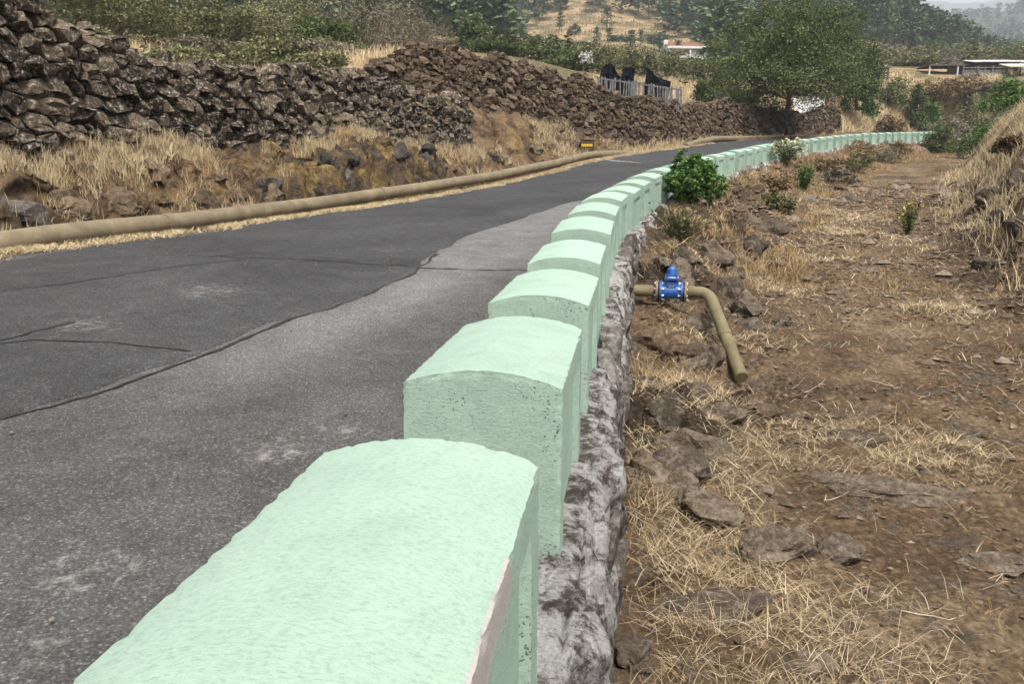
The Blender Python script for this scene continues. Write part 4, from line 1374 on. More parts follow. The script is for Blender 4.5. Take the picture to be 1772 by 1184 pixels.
# ------------------------------------------------------------------ grass and straw
def grass(name, P, H, Wd, lean, seed, mat, label, az=None, curl=.5):
    V, F, rn = blades(P, H, Wd, lean, az, seed, curl)
    obj(name, np_mesh(name, V, F, rnd=rn), M[mat], label=label, kind='stuff')
r_ = np.random.default_rng(55)
def clumpy(x, y, sc, thr, seed):
    return fbm(v3(x * sc, y * sc, 0), 3, seed) > thr
# verge straw, lying along the road
s, t = scatter_st(46000, 2.5, 40, -6.62, -5.7, 111, 1.35)
x, y = PT(s, t)
kp = r_.random(len(s)) < np.clip((-5.86 - t + .16 * fbm(v3(s * 1.6, 0 * s, 0), 4, 112)) / .2, 0, 1) * np.clip(.75 + fbm(v3(x * 2.5, y * 2.5, 0), 3, 110), .12, 1)
s, t, x, y = s[kp], t[kp], x[kp], y[kp]
zz = np.maximum(bankL(s, t), roadz(s, t) + .012)
grass('verge_straw', v3(x, y, zz), .10 + .10 * r_.random(len(s)), .004 + .00042 * s, 1.35 + .15 * r_.random(len(s)), 113, 'straw_bright', 'flattened bright straw between pipe and asphalt', curl=.1)
# tufts on the left bank
cs, ct = scatter_st(2300, 3.5, 21, -8.25, -6.75, 114, 1.2)
cx_, cy_ = PT(cs, ct)
wgt = np.where(ct < -7.6, 1.0, .10) + np.where((ct > -6.95), .25, 0)
kp = (r_.random(len(cs)) < wgt) & (fbm(v3(cx_ * .55, cy_ * .55, 0), 3, 115) > -.32) & ~((cs > 11.6) & (cs < 17.6) & (ct > -7.75))
cs, ct = cs[kp], ct[kp]
n = 34
s = np.repeat(cs, n) + r_.normal(0, .07, len(cs) * n); t = np.repeat(ct, n) + r_.normal(0, .06, len(cs) * n)
x, y = PT(s, t)
hh = np.repeat(r_.uniform(.12, .42, len(cs)), n) * r_.uniform(.5, 1.1, len(s))
grass('bank_grass', v3(x, y, bankL(s, t) - .02), hh, .005 + .0004 * s, np.abs(r_.normal(.45, .3, len(s))), 116, 'straw', 'tufts of dry grass on the bank below the dark stone wall')
# longer grass on the ledge before wall B and along its foot
s, t = scatter_st(70000, 19.5, 67, -11, -6.5, 117, 1.35)
x, y = PT(s, t)
kp = (t > tB(s) - .1) & (t < -6.6) & clumpy(x, y, .6, -.15, 118) & ((s > 21) | (t > -8.0))
s, t, x, y = s[kp], t[kp], x[kp], y[kp]
grass('ledge_grass', v3(x, y, bankL(s, t) - .03), r_.uniform(.12, .42, len(s)), .012 + .0003 * s, np.abs(r_.normal(.5, .3, len(s))), 119, 'straw', 'dry grass on the ledge in front of the brown stone wall')
# watercourse: lying straw everywhere, thicker in patches
s, t = scatter_st(170000, -1.2, 30, .22, 6.4, 121, 1.75)
x, y = PT(s, t)
den = (fbm(v3(x * .7, y * .7, 0), 4, 122) - .02) * 1.5 + 1.0 * np.exp(-((t - .6) / .5) ** 2) + .9 * np.exp(-((s + .2) / 1.0) ** 2) * sstep(3.2, 1.0, t) + .8 * np.exp(-((s + .4) / 1.3) ** 2) * np.exp(-((t - 1.5) / 1.2) ** 2) - .35 * sstep(2.5, 4.5, t) * sstep(9, 2, s) - .35 * sstep(2.2, 3.4, t) * sstep(1, 3, s) - .5 * rockmask(s, t)
kp = r_.random(len(s)) < np.clip(den, .04, 1)
s, t, x, y = s[kp], t[kp], x[kp], y[kp]
grass('straw_litter', v3(x, y, bedz(s, t) + .004), r_.uniform(.07, .26, len(s)), (.0016 + .00065 * s.clip(0)) * r_.uniform(.6, 1.5, len(s)), r_.uniform(1.3, 1.62, len(s)), 123, 'straw', 'dry straw lying over the watercourse bed', curl=.05)
# standing dry grass in the watercourse, near the wall and in patches
cs, ct = scatter_st(2600, -1.2, 34, .25, 6.2, 124, 1.5)
cx_, cy_ = PT(cs, ct)
den = fbm(v3(cx_ * .6, cy_ * .6, 0), 3, 125) + .9 * np.exp(-((ct - .35) / .5) ** 2) - .3
kp = r_.random(len(cs)) < np.clip(den, 0.02, 1)
cs, ct = cs[kp], ct[kp]
n = 26
s = np.repeat(cs, n) + r_.normal(0, .06, len(cs) * n); t = np.maximum(np.repeat(ct, n) + r_.normal(0, .06, len(cs) * n), .24)
x, y = PT(s, t)
grass('watercourse_grass', v3(x, y, bedz(s, t) - .01), np.repeat(r_.uniform(.06, .30, len(cs)), n) * r_.uniform(.5, 1.2, len(s)), .0022 + .00055 * s.clip(0), np.abs(r_.normal(.75, .4, len(s))), 126, 'straw_brown', 'tufts of dry brown grass in the watercourse')
# far bank on the right
s, t = scatter_st(98000, 3, 66, 5.0, 12, 127, 1.25)
x, y = PT(s, t)
kp = clumpy(x, y, .45, -.28, 128) & (r_.random(len(s)) < sstep(5.0, 6.6, t))
s, t, x, y = s[kp], t[kp], x[kp], y[kp]
grass('far_bank_grass', v3(x, y, bedz(s, t) - .03), r_.uniform(.18, .6, len(s)), .009 + .00035 * s, np.abs(r_.normal(.6, .35, len(s))), 129, 'straw_bright', 'long dry grass covering the far bank of the watercourse')
# slope under the far parapet
s, t = scatter_st(42000, 11, 66, .25, 2.6, 131, 1.2)
x, y = PT(s, t)
kp = clumpy(x, y, .7, -.1, 132)
s, t, x, y = s[kp], t[kp], x[kp], y[kp]
grass('slope_grass', v3(x, y, bedz(s, t) - .03), r_.uniform(.1, .34, len(s)), .008 + .0004 * s, np.abs(r_.normal(.6, .35, len(s))), 133, 'straw_brown', 'dry brown grass on the slope below the far parapet')
# plateau grass behind the walls and the field beyond the road bend
def land_grass(name, n, u0, u1, y0, y1, h0, h1, w, seed, mat, label, thr=-.2):
    r = np.random.default_rng(seed)
    Y = np.exp(r.uniform(math.log(y0), math.log(y1), n))
    u = r.uniform(u0, u1, n)
    x = (u - 886) / 1330 * Y * 1.02
    s, t = inv(x, Y)
    tw = np.where(s < 20.8, -8.2, tB(s))
    kp = ((t < tw - 1.0) & (s < 64) | (s >= 64) & (t < -7.4)) & clumpy(x, Y, .25, thr, seed)
    x, Y = x[kp], Y[kp]
    P = v3(x, Y, landz(x, Y) - .04)
    grass(name, P, r.uniform(h0, h1, len(x)), w * Y / 40, np.abs(r.normal(.4, .3, len(x))), seed + 1, mat, label)
land_grass('plateau_grass', 30000, -60, 760, 14, 45, .15, .45, .03, 141, 'straw_bright', 'bright dry grass on the land behind the dark stone wall')
land_grass('field_grass', 26000, 1000, 1320, 40, 110, .2, .7, .035, 144, 'straw', 'dry grass around the fence and the sheds')
land_grass('field_grass', 60000, 1400, 1720, 58, 98, .2, .8, .04, 147, 'straw_bright', 'tall dry grass field beyond the far end of the road', -.35)
land_grass('hill_grass', 6000, 860, 1240, 160, 300, .4, 1.2, .05, 150, 'straw_brown', 'dry grass on the bare hill clearing')

# pale dead twigs strewn on the bed
r = np.random.default_rng(160)
lst = []
for i in range(150):
    s0, t0 = -1 + 15 * r.random() ** 1.5, r.uniform(.5, 6)
    x0, y0 = PT(s0, t0)
    L = r.uniform(.08, .34); a = r.uniform(0, 6.28); bend = r.normal(0, .5)
    q = np.linspace(0, 1, 5)
    xs = x0 + np.cumsum(np.r_[0, np.cos(a + bend * q[1:])]) * L / 4; ys = y0 + np.cumsum(np.r_[0, np.sin(a + bend * q[1:])]) * L / 4
    si, ti = inv(xs, ys)
    z = bedz(si, np.maximum(ti, .25)) + .008 + .05 * r.random() * q ** 2
    lst.append((v3(xs, ys, z), np.linspace(.0035, .0018, 5) * r.uniform(.5, 1.1) * (1 + .05 * s0), 4))
obj('dead_twigs', tubes_mesh('dead_twigs', lst), m_simple('bleached_twig', (.24, .19, .13), (.46, .40, .32), 20), label='pale dead twigs strewn over the watercourse bed', kind='stuff')

# tumbled stones along the foot of the dry field, beyond the last wall
rg = random.Random(31)
for i in range(26):
    u = 1490 + i * 7 + rg.uniform(-4, 4); Y = rg.uniform(70, 74)
    x = (u - 886) / 1330 * Y * 1.03
    z = float(landz(np.array([x]), np.array([Y]))[0])
    a = rg.uniform(.25, .6)
    obj('field_rock', rock_mesh('field_rock', 600 + i, a * 1.3, a, a * .8, sub=2), M['stone_b'], None, (x, Y, z + a * .1), 'brown stone in the tumbled row below the dry field', 'rock', 'stones below the dry field', rot=(0, 0, rg.uniform(0, 3)))
land_grass('field_grass', 26000, 1462, 1600, 60, 76, .3, .9, .03, 153, 'straw_bright', 'bright dry grass just past the short brown wall', -.9)

# ------------------------------------------------------------------ trees and shrubs
def crown_points(n_clump, per, rx, ry, rz, seed, shell=.55, csize=.22, droop=0, rag=.3):
    r = np.random.default_rng(seed)
    d = r.normal(size=(n_clump, 3)); d /= np.linalg.norm(d, axis=1)[:, None]
    rad = (shell + (1 - shell) * r.random(n_clump) ** .6)
    rad = rad * (1 + rag * vnoise(d * 2.2 + seed, seed))
    C = d * rad[:, None] * np.array([rx, ry, rz])
    sz = csize * r.uniform(.6, 1.4, n_clump)
    P = np.repeat(C, per, 0) + r.normal(size=(n_clump * per, 3)) * np.repeat(sz, per)[:, None] * np.array([rx, ry, rz * .8])
    if droop: P[:, 2] -= droop * r.random(len(P)) * rz
    return C, P
def branch_tubes(C, zc, h_trunk, r0, seed, n=26, nseg=7, lean=(0, 0)):
    r = np.random.default_rng(seed)
    lst = []
    q = np.linspace(0, 1, 7)
    top = np.array([lean[0], lean[1], h_trunk])
    trunk = np.outer(q, top) + np.c_[.04 * h_trunk * np.sin(q * 5 + seed), .04 * h_trunk * np.cos(q * 4 + seed) - .04 * h_trunk, 0 * q]
    lst.append((trunk, np.linspace(r0, r0 * .55, 7), 8))
    for i in r.choice(len(C), min(n, len(C)), replace=False):
        e = C[i] + np.array([0, 0, zc])
        st = trunk[r.integers(3, 7)]
        m = (st + e) / 2 + r.normal(size=3) * .08 * np.linalg.norm(e - st) + np.array([0, 0, .05 * np.linalg.norm(e - st)])
        q = np.linspace(0, 1, nseg)[:, None]
        pts = st * (1 - q) ** 2 + 2 * m * q * (1 - q) + e * q * q
        lst.append((pts, np.linspace(r0 * .32, r0 * .05, nseg), 5))
    return lst
def tree(name, label, cat, base, height, width, seed, leafmat, barkmat='bark', nclump=120, per=60, leaf=.16, trunk_h=.35, shell=.4, csize=.16, group=None, depth=None, rag=.3, asp=.5, up=.35, zflat=1.0, skirt=.25):
    root = bpy.data.objects.new(name, None); COL.objects.link(root)
    root.location = base
    tag(root, label, cat, group)
    th = height * trunk_h
    rz = (height - th) / 2 * zflat * 1.05
    zc = height - rz
    C, P = crown_points(nclump, per, width / 2, (depth or width) / 2, rz, seed, shell, csize, 0, rag)
    low = np.clip(-P[:, 2] / rz, 0, 1)[:, None]              # crowns stay wide low down
    P[:, :2] *= 1 + skirt * low
    P[:, 2] = np.maximum(P[:, 2] + zc, .05)
    V, F, rn = leaves(P, leaf, seed, up, asp)
    # per clump tone
    rr_ = np.random.default_rng(seed + 1)
    tone = np.repeat(rr_.normal(0, .2, nclump), per * 4)
    rn = np.clip(rn * .8 + .1 + tone, 0, 1)
    obj('crown', np_mesh('crown', V, F, rnd=rn), M[leafmat], root)
    obj('trunk', tubes_mesh('trunk', branch_tubes(C, zc, th + rz * .4, max(.03, height * .028), seed)), M[barkmat], root)
    return root
def land_at(u, Y):
    x = (u - 886) / 1330 * Y * 1.03
    return Vector((x, Y, float(landz(np.array([x]), np.array([Y]))[0])))
def px2m(px, Y): return px / 1330 * Y * 1.03
def tree_px(name, label, cat, u, Y, wpx, vtop, seed, leafmat, vb=None, **kw):
    b = land_at(u, Y)
    if vb is not None: b.z = at(u, vb, Y).z
    ztop = at(u, vtop, Y).z
    return tree(name, label, cat, (b.x, b.y, b.z - .1), max(ztop - b.z, .5), px2m(wpx, Y), seed, leafmat, **kw)

tree_px('leafy_tree', 'big round olive green tree leaning over the brown stone wall', 'tree', 1330, 50, 240, -12, 201, 'leaf_tree', nclump=380, per=150, leaf=.155, trunk_h=.0, shell=.15, csize=.08, rag=.3, vb=190, skirt=.45)
tree_px('leafy_tree', 'lower leafy tree just right of the big round tree', 'tree', 1440, 70, 80, 62, 202, 'leaf_tree', vb=188, nclump=130, per=70, leaf=.22, trunk_h=.0, shell=.3, csize=.13)
tree_px('small_tree', 'small thin tree in the grass left of the big tree', 'tree', 1222, 56, 52, 108, 203, 'leaf_tree', nclump=40, per=40, leaf=.17, trunk_h=.2, shell=.3, csize=.16)
# scrubby trees behind the dark stone wall
for i, (u, Y, w, vt, lm, lab) in enumerate([
        (262, 33, 200, -35, 'leaf_olive', 'dense olive green tree behind the dark wall, the leftmost of the row'),
        (345, 40, 180, -25, 'leaf_olive', 'broad tree second in the row behind the dark wall'),
        (440, 36, 170, 5, 'leaf_olive', 'rounded olive tree third in the row behind the dark wall'),
        (525, 44, 170, -22, 'leaf_olive', 'tall olive tree in the middle of the row behind the dark wall'),
        (590, 38, 120, 22, 'leaf_tree', 'lower green tree before the grey twiggy tree'),
        (668, 40, 170, -28, 'leaf_grey', 'grey twiggy half bare tree at the right end of the row'),
        (735, 52, 110, 10, 'leaf_grey', 'smaller grey twiggy tree behind the top of the brown wall'),
        (395, 30, 110, 58, 'leaf_grey', 'low brownish scrub before the olive trees'),
        (500, 31, 130, 66, 'leaf_olive', 'low olive scrub behind the middle of the dark wall'),
        (590, 31, 110, 66, 'leaf_grey', 'low grey scrub behind the right part of the dark wall'),
        (360, 24, 150, 74, 'leaf_olive', 'low olive scrub just behind the dark wall, left of the grass gap'),
        (470, 24, 150, 82, 'leaf_olive', 'low dense scrub just behind the dark wall'),
        (570, 27, 120, 84, 'leaf_olive', 'low olive scrub left of the bright grass strip'),
        (205, 30, 90, 40, 'leaf_olive', 'small olive bush above the steep top of the dark wall')]):
    tree_px('scrub_tree', lab, 'tree', u, Y, w, vt, 210 + i, lm, nclump=150, per=55, leaf=.17 if lm != 'leaf_grey' else .13, trunk_h=.02, shell=.25, csize=.12, group='trees behind the dark wall', asp=.42, barkmat='bark_grey')
for i, (u, Y, w, vt, lm, lab) in enumerate([
        (822, 74, 44, 28, 'leaf_bramble', 'slim yellow green tree rising behind the brown wall'),
        (862, 66, 90, 68, 'leaf_tree', 'dark green bush left of the bare hill foot'),
        (925, 68, 110, 72, 'leaf_tree', 'wide green bush behind the brown wall'),
        (985, 64, 90, 84, 'leaf_bramble', 'light green bush behind the brown wall'),
        (1040, 74, 90, 76, 'leaf_olive', 'olive bush above the dark nets'),
        (1110, 84, 110, 78, 'leaf_olive', 'broad olive bush between the nets and the white house'),
        (1160, 100, 60, 100, 'leaf_bramble', 'small green bush below the white house'),
        (1200, 62, 50, 140, 'leaf_bramble', 'low pale green bush right of the fence'),
        (1255, 60, 60, 150, 'leaf_bramble', 'low green bush behind the wall before the big tree')]):
    tree_px('bush', lab, 'bush', u, Y, w, vt, 240 + i, lm, nclump=70, per=50, leaf=.24, trunk_h=.06, shell=.25, csize=.14)
tree_px('flowering_bush', 'white blossoming bush behind the brown wall', 'bush', 1003, 60, 22, 83, 255, 'flower_white', nclump=16, per=26, leaf=.16, trunk_h=.1, shell=.3, csize=.2, vb=112)

# plants along the watercourse
def st_base(s, t): 
    x, y = PT(s, t)
    return (float(x), float(y), float(bedz(np.array([s]), np.array([t]))[0]) - .03)
def leafy_bush():
    b = st_base(13.2, .52)
    root = bpy.data.objects.new('leafy_bush', None); COL.objects.link(root); root.location = (b[0], b[1], b[2] - .22)
    tag(root, 'dense glossy green bush growing against the parapet blocks', 'bush')
    C, P = crown_points(260, 60, .46, .46, .47, 301, .35, .085, 0, .45)
    P[:, 2] = np.maximum(P[:, 2] + .56, .03)
    V, F, rn = leaves(P, .054, 301, .6, .75)
    rn = np.clip(rn * .75 + np.repeat(np.random.default_rng(3).normal(.26, .14, 260), 60 * 4), 0, 1)
    obj('foliage', np_mesh('foliage', V, F, rnd=rn), M['leaf_green'], root)
    obj('stems', tubes_mesh('stems', branch_tubes(C, .62, .3, .03, 302, 30)), M['bark_grey'], root)
leafy_bush()
def wiry_plant(name, label, base, h, w, n, mat, seed, leafy=0, leafmat=None, flowers=0, fmat=None, fsize=.08):
    r = np.random.default_rng(seed)
    root = bpy.data.objects.new(name, None); COL.objects.link(root); root.location = base
    tag(root, label, 'plant')
    az_ = r.uniform(0, 6.28, n); ln = np.abs(r.normal(.45, .28, n)).clip(0, 1.2)
    tips = []; lst = []
    for a, l in zip(az_, ln):
        L = h * r.uniform(.6, 1.1)
        q = np.linspace(0, 1, 5)
        out = w * .5 * l * q ** 1.4
        pts = np.c_[np.cos(a) * out + .02 * np.cos(a), np.sin(a) * out + .02 * np.sin(a), L * q * math.cos(l * .5)]
        pts += r.normal(0, .012, pts.shape) * q[:, None]
        lst.append((pts, np.linspace(.006, .002, 5) * (h / .6), 4)); tips.append(pts)
    obj('stems', tubes_mesh('stems', lst), M[mat], root)
    T = np.array(tips)
    if leafy:
        idx = r.integers(0, n, leafy); q = r.uniform(.3, 1, leafy)
        k0 = (q * 3.99).astype(int); f = (q * 4 - k0)[:, None]
        P = T[idx, k0] * (1 - f) + T[idx, np.minimum(k0 + 1, 4)] * f + r.normal(0, .03 * h, (leafy, 3))
        V, F, rn = leaves(P, h * .11, seed, .3, .4)
        obj('foliage', np_mesh('foliage', V, F, rnd=rn), M[leafmat or mat], root)
    if flowers:
        idx = r.integers(0, n, flowers)
        P = np.repeat(T[idx, 4], 7, 0) + r.normal(0, fsize * .3, (flowers * 7, 3))
        V, F, rn = leaves(P, fsize, seed + 5, .8, .8)
        obj('blossom', np_mesh('blossom', V, F, rnd=rn), M[fmat], root)
    return root
wiry_plant('broom_plant', 'wispy grey green broom below the leafy bush', st_base(9.3, .62), .6, 1.2, 170, 'leaf_broom', 311, 500, 'leaf_broom')
b = st_base(28.5, .5)
wiry_plant('flowering_bush', 'cream flowering bush against the far parapet', (b[0], b[1], b[2] - .12), .95, 1.7, 70, 'leaf_broom', 312, 700, 'leaf_bramble', 60, 'flower_cream', .10)
wiry_plant('green_plant', 'small leafy green plant on the slope right of the cream flowers', st_base(25.8, 1.5), 1.0, .9, 50, 'leaf_bramble', 313, 700, 'leaf_green')
q = at(1572, 395, 17)
wiry_plant('green_plant', 'pale green plant with small yellow flowers standing in the watercourse', (q.x, q.y, st_base(*[float(a[0]) for a in inv(np.array([q.x]), np.array([q.y]))])[2]), .75, .7, 40, 'leaf_broom', 314, 420, 'leaf_bramble', 10, 'flower_yellow', .05)
wiry_plant('dry_plant', 'thin dead stalk standing in the straw at the bottom', st_base(.35, 1.02), .42, .12, 3, 'leaf_grey', 315)
def bush_st(name, label, s, t, h, w, leafmat, seed, n=70, per=45, leaf=.12, group=None):
    return tree(name, label, 'bush', st_base(s, t), h, w, seed, leafmat, 'bark_grey', n, per, leaf, .06, .3, .14, group)
bush_st('round_bush', 'rounded yellow green bush at the far end of the watercourse', 57, 1.3, 2.0, 2.0, 'leaf_bramble', 321, 90, 50, .14)
for i, (s, t, h, w, lm, lab) in enumerate([
        (33, 1.2, .8, 1.3, 'leaf_dry', 'brown dry shrub on the slope, first past the cream flowers'), (36.5, 1.6, .8, 1.5, 'leaf_olive', 'olive shrub on the slope below the far parapet'),
        (40, 1.1, .9, 1.5, 'leaf_dry', 'brown shrub on the slope midway along the far parapet'), (44, 1.6, .9, 1.6, 'leaf_grey', 'grey shrub on the slope before the far end'),
        (48, 1.1, .8, 1.5, 'leaf_dry', 'dry shrub close under the far parapet'), (22, 1.0, .6, 1.0, 'leaf_dry', 'low dry shrub right of the leafy bush'),
        (19.6, 1.5, .5, .9, 'leaf_broom', 'low olive tuft on the slope below the cream flowers'), (30, 2.2, .6, 1.1, 'leaf_grey', 'low grey scrub on the lower slope')]):
    bush_st('dry_shrub', lab, s, t, h, w, lm, 330 + i, 50, 40, .10, 'shrubs on the slope under the far parapet')
# greenery on the far bank crest
for i, (u, v, Y, w, h, lm, lab) in enumerate([
        (1668, 222, 52, 1.6, 1.0, 'leaf_bramble', 'bramble where the parapet meets the far bank'), (1700, 195, 46, 2.4, 1.6, 'leaf_bramble', 'bramble on the crest at the far end of the far bank'),
        (1730, 165, 40, 2.4, 1.5, 'leaf_green', 'green creeper on the crest of the far bank'), (1768, 150, 33, 2.4, 1.6, 'leaf_green', 'dense green creeper at the right picture edge above the far bank'),
        (1750, 315, 20, .8, .45, 'leaf_dry', 'brown shrub on the face of the far bank')]):
    q = at(u, v, Y)
    s, t = inv(np.array([q.x]), np.array([q.y]))
    z = float(bedz(s, t)[0]) if t[0] < 12.5 else float(landz(np.array([q.x]), np.array([q.y]))[0])
    tree('bramble', lab, 'bush', (q.x, q.y, z - .1), h, w, 350 + i, lm, 'bark_grey', 70, 50, .13, .05, .25, .15)

# terraces and shrubs beyond the field
for i, (u, Y, w, vt, lm, lab) in enumerate([
        (1560, 85, 70, 132, 'leaf_dry', 'brown hedge left part beyond the dry field'), (1612, 85, 80, 129, 'leaf_dry', 'brown hedge middle part beyond the dry field'), (1665, 84, 70, 138, 'leaf_grey', 'greyish hedge before the white roofed sheds'),
        (1490, 80, 60, 134, 'leaf_bramble', 'pale green cactus clump below the pergola'), (1500, 71, 50, 196, 'leaf_dry', 'low dry shrub at the left foot of the dry field'), (1590, 72, 60, 200, 'leaf_grey', 'low grey shrub at the right foot of the dry field'), (1535, 80, 34, 142, 'leaf_bramble', 'green shrub right below the pergola'), (1560, 80, 34, 168, 'leaf_green', 'dark green shrub in the dry field'),
        (1640, 77, 70, 158, 'leaf_olive', 'olive shrub at the right of the dry field'), (1690, 78, 60, 148, 'leaf_bramble', 'green shrubs below the sheds'), (1460, 74, 26, 160, 'leaf_green', 'dark green shrub beside the striped cloth'),
        (1590, 120, 90, 92, 'leaf_olive', 'olive tree behind the long dark shed roof'), (1660, 128, 110, 82, 'leaf_tree', 'green tree behind the sheds'), (1560, 115, 70, 94, 'leaf_grey', 'grey scrubby tree between pergola and sheds'),
        (1520, 112, 60, 100, 'leaf_tree', 'green tree behind the pergola'), (1745, 120, 80, 68, 'leaf_dry', 'reddish brown tree behind the white roofs')]):
    tree_px('shrub', lab, 'bush', u, Y, w, vt, 380 + i, lm, nclump=60, per=45, leaf=.26 if Y < 100 else .34, trunk_h=.05, shell=.25, csize=.15)

# ------------------------------------------------------------------ pines: individuals on the near hills, woods behind
def pine_geo(seed, n=34, per=15, leaf=.8):
    """unit pine 10 m tall"""
    r = np.random.default_rng(seed)
    zc = np.sort(r.uniform(.22, 1.0, n))
    wid = 2.6 * np.clip(1.15 - zc, .12, 1) ** .7 * np.where(zc < .4, .75 + r.random(n) * .2, 1) 
    a = r.uniform(0, 6.28, n); rr0 = wid * r.uniform(.3, 1.0, n)
    C = np.c_[np.cos(a) * rr0, np.sin(a) * rr0, zc * 9.7]
    P = np.repeat(C, per, 0) + r.normal(size=(n * per, 3)) * np.array([.62, .62, .36])
    V, F, rn = leaves(P, leaf, seed, .8, .6)
    rn = np.clip(rn * .8 + np.repeat(r.normal(.08, .14, n), per * 4), 0, 1)
    trunk = np.c_[.15 * np.sin(np.linspace(0, 3, 6) + seed), .15 * np.cos(np.linspace(0, 2, 6)), np.linspace(-.4, 9.2, 6)]
    lst = [(trunk, np.linspace(.22, .05, 6), 6)]
    for i in range(0, n, 2):
        q = np.linspace(0, 1, 3)[:, None]
        lst.append((np.array([0, 0, C[i, 2] - .6]) * (1 - q) + C[i] * q, np.array([.06, .045, .02]), 4))
    return np_mesh('crown', V, F, rnd=rn), tubes_mesh('trunk', lst), (V, F, rn)
pines = [pine_geo(400 + i) for i in range(6)]
for a, b, _ in pines:
    a.materials.append(M['leaf_pine']); b.materials.append(M['bark'])
rg = random.Random(77)
PIN = [(962, 236, 24, 'lone pine at the left on the bare hill clearing'), (1036, 232, 30, 'lone slim pine standing in the middle of the bare hill clearing')]
SH = {'hill': 'pine in the stand at the top of the bare hill clearing', 'mid': 'pine on the reddish slope above the white house', 'right': 'pine on the wooded spur right of the big tree', 'foot': 'small pine at the foot of the bare hill clearing'}
for u, Y, h in [(1085, 262, 46), (1100, 255, 52), (1118, 262, 50), (1135, 258, 46), (1070, 275, 40), (1000, 290, 36), (1050, 285, 40), (1150, 268, 52)]: PIN.append((u, Y, h, SH['hill']))
for u, Y, h in [(1170, 225, 60), (1185, 232, 64), (1200, 222, 62), (1215, 236, 66), (1232, 228, 60), (1165, 245, 54), (1245, 240, 60), (1180, 255, 56)]: PIN.append((u, Y, h, SH['mid']))
for u, Y, h in [(1020, 188, 24), (1075, 186, 26), (1090, 192, 24), (1040, 196, 20), (1120, 190, 26), (1150, 184, 24)]: PIN.append((u, Y, h, SH['foot']))
for u, Y, h in [(1440, 190, 66), (1455, 205, 62), (1470, 185, 60), (1480, 215, 66), (1492, 195, 68), (1500, 230, 66), (1508, 205, 60), (1518, 215, 70), (1527, 190, 58), (1540, 225, 64), (1548, 205, 60), (1555, 235, 62), (1562, 212, 60), (1570, 195, 56),
        (1580, 228, 56), (1588, 210, 60), (1596, 235, 56), (1603, 218, 54), (1612, 240, 48), (1620, 225, 52), (1630, 245, 44), (1640, 238, 46), (1650, 250, 44), (1660, 248, 40), (1475, 240, 60), (1460, 250, 62), (1445, 235, 60), (1530, 245, 60), (1672, 262, 38), (1690, 270, 34)]: PIN.append((u, Y, h, SH['right']))
for i, (u, Y, h, lab) in enumerate(PIN):
    b = land_at(u, Y)
    a, tr, _ = pines[i % 6]
    root = bpy.data.objects.new('pine_tree', None); COL.objects.link(root)
    sc_ = px2m(h, Y) / 10 * (1.15 if i > 1 else 1.2)
    root.location = b; root.scale = (sc_ * rg.uniform(.9, 1.25), sc_ * rg.uniform(.9, 1.25), sc_); root.rotation_euler.z = rg.uniform(0, 6.28)
    tag(root, lab, 'pine', 'pines on the near hills' if i > 1 else 'lone pines on the clearing')
    obj('crown', a, None, root); obj('trunk', tr, None, root)

for i, (u, Y, w, vt, lm, lab) in enumerate([
        (930, 205, 26, 62, 'leaf_olive', 'small dark shrub low on the bare hill clearing'), (985, 225, 20, 42, 'leaf_olive', 'small dark shrub high on the bare hill clearing'), (1060, 200, 44, 62, 'leaf_pine', 'dark shrub at the right foot of the clearing'),
        (1000, 190, 36, 72, 'leaf_pine', 'dark shrub at the middle foot of the clearing'), (1110, 205, 40, 58, 'leaf_pine', 'dark shrub above the white house'), (950, 150, 60, 74, 'leaf_tree', 'wide dark bush below the left of the clearing')]):
    tree_px('hill_shrub', lab, 'bush', u, Y, w, vt, 420 + i, lm, nclump=40, per=30, leaf=.6, trunk_h=.05, shell=.25, csize=.16)

# woods that read as one mass: joined
wood_src = [pine_geo(450 + i, 14, 8, 1.25)[2] for i in range(5)]
far_src = [pine_geo(470 + i, 7, 5, 2.2)[2] for i in range(5)]
def wood(name, label, pts, scl, seed, mat='leaf_pine', src=None):
    src = src or wood_src
    r = np.random.default_rng(seed)
    VV, FF, RN, o = [], [], [], 0
    z = landz(pts[:, 0], pts[:, 1])
    for k, (x, y) in enumerate(pts):
        V, F, rn = src[k % 5]
        a = r.uniform(0, 6.28); s = scl[k]
        ca, sa = math.cos(a), math.sin(a)
        w = s * r.uniform(1.0, 1.5)
        Vx = np.c_[(V[:, 0] * ca - V[:, 1] * sa) * w + x, (V[:, 0] * sa + V[:, 1] * ca) * w + y, V[:, 2] * s + z[k]]
        VV.append(Vx); FF.append(F + o); o += len(V)
        RN.append(np.clip(rn + r.normal(0, .12), 0, 1))
    obj(name, np_mesh(name, np.concatenate(VV), np.concatenate(FF), rnd=np.concatenate(RN)), M[mat], label=label, kind='stuff')
def wood_pts(n, u0, u1, y0, y1, seed, hole=None):
    r = np.random.default_rng(seed)
    Y = np.exp(r.uniform(math.log(y0), math.log(y1), n)); u = r.uniform(u0, u1, n)
    if hole is not None:
        kp = ~hole(u, Y)
        u, Y = u[kp], Y[kp]
    return np.c_[(u - 886) / 1330 * Y * 1.03, Y]
def in_poly(u, v, poly):
    c = np.zeros(len(u), bool)
    for (x0, y0), (x1, y1) in zip(poly, poly[1:] + poly[:1]):
        k = ((y0 > v) != (y1 > v)) & (u < (x1 - x0) * (v - y0) / ((y1 - y0) or 1e-9) + x0)
        c ^= k
    return c
def hole1(u, Y):   # the bare clearing and the fields below it
    x = (u - 886) / 1330 * Y * 1.03
    uu, vv, _ = proj(v3(x, Y, landz(x, Y)))
    return in_poly(uu, vv, [(885, 84), (950, 52), (1015, 22), (1085, 24), (1150, 62), (1230, 100), (1260, 200), (870, 200)])
p = wood_pts(1900, -260, 1260, 120, 420, 501, hole1)
wood('pine_wood', 'dense pine wood covering the hillside behind the walls', p, RNG.uniform(.65, 1.2, len(p)), 502)
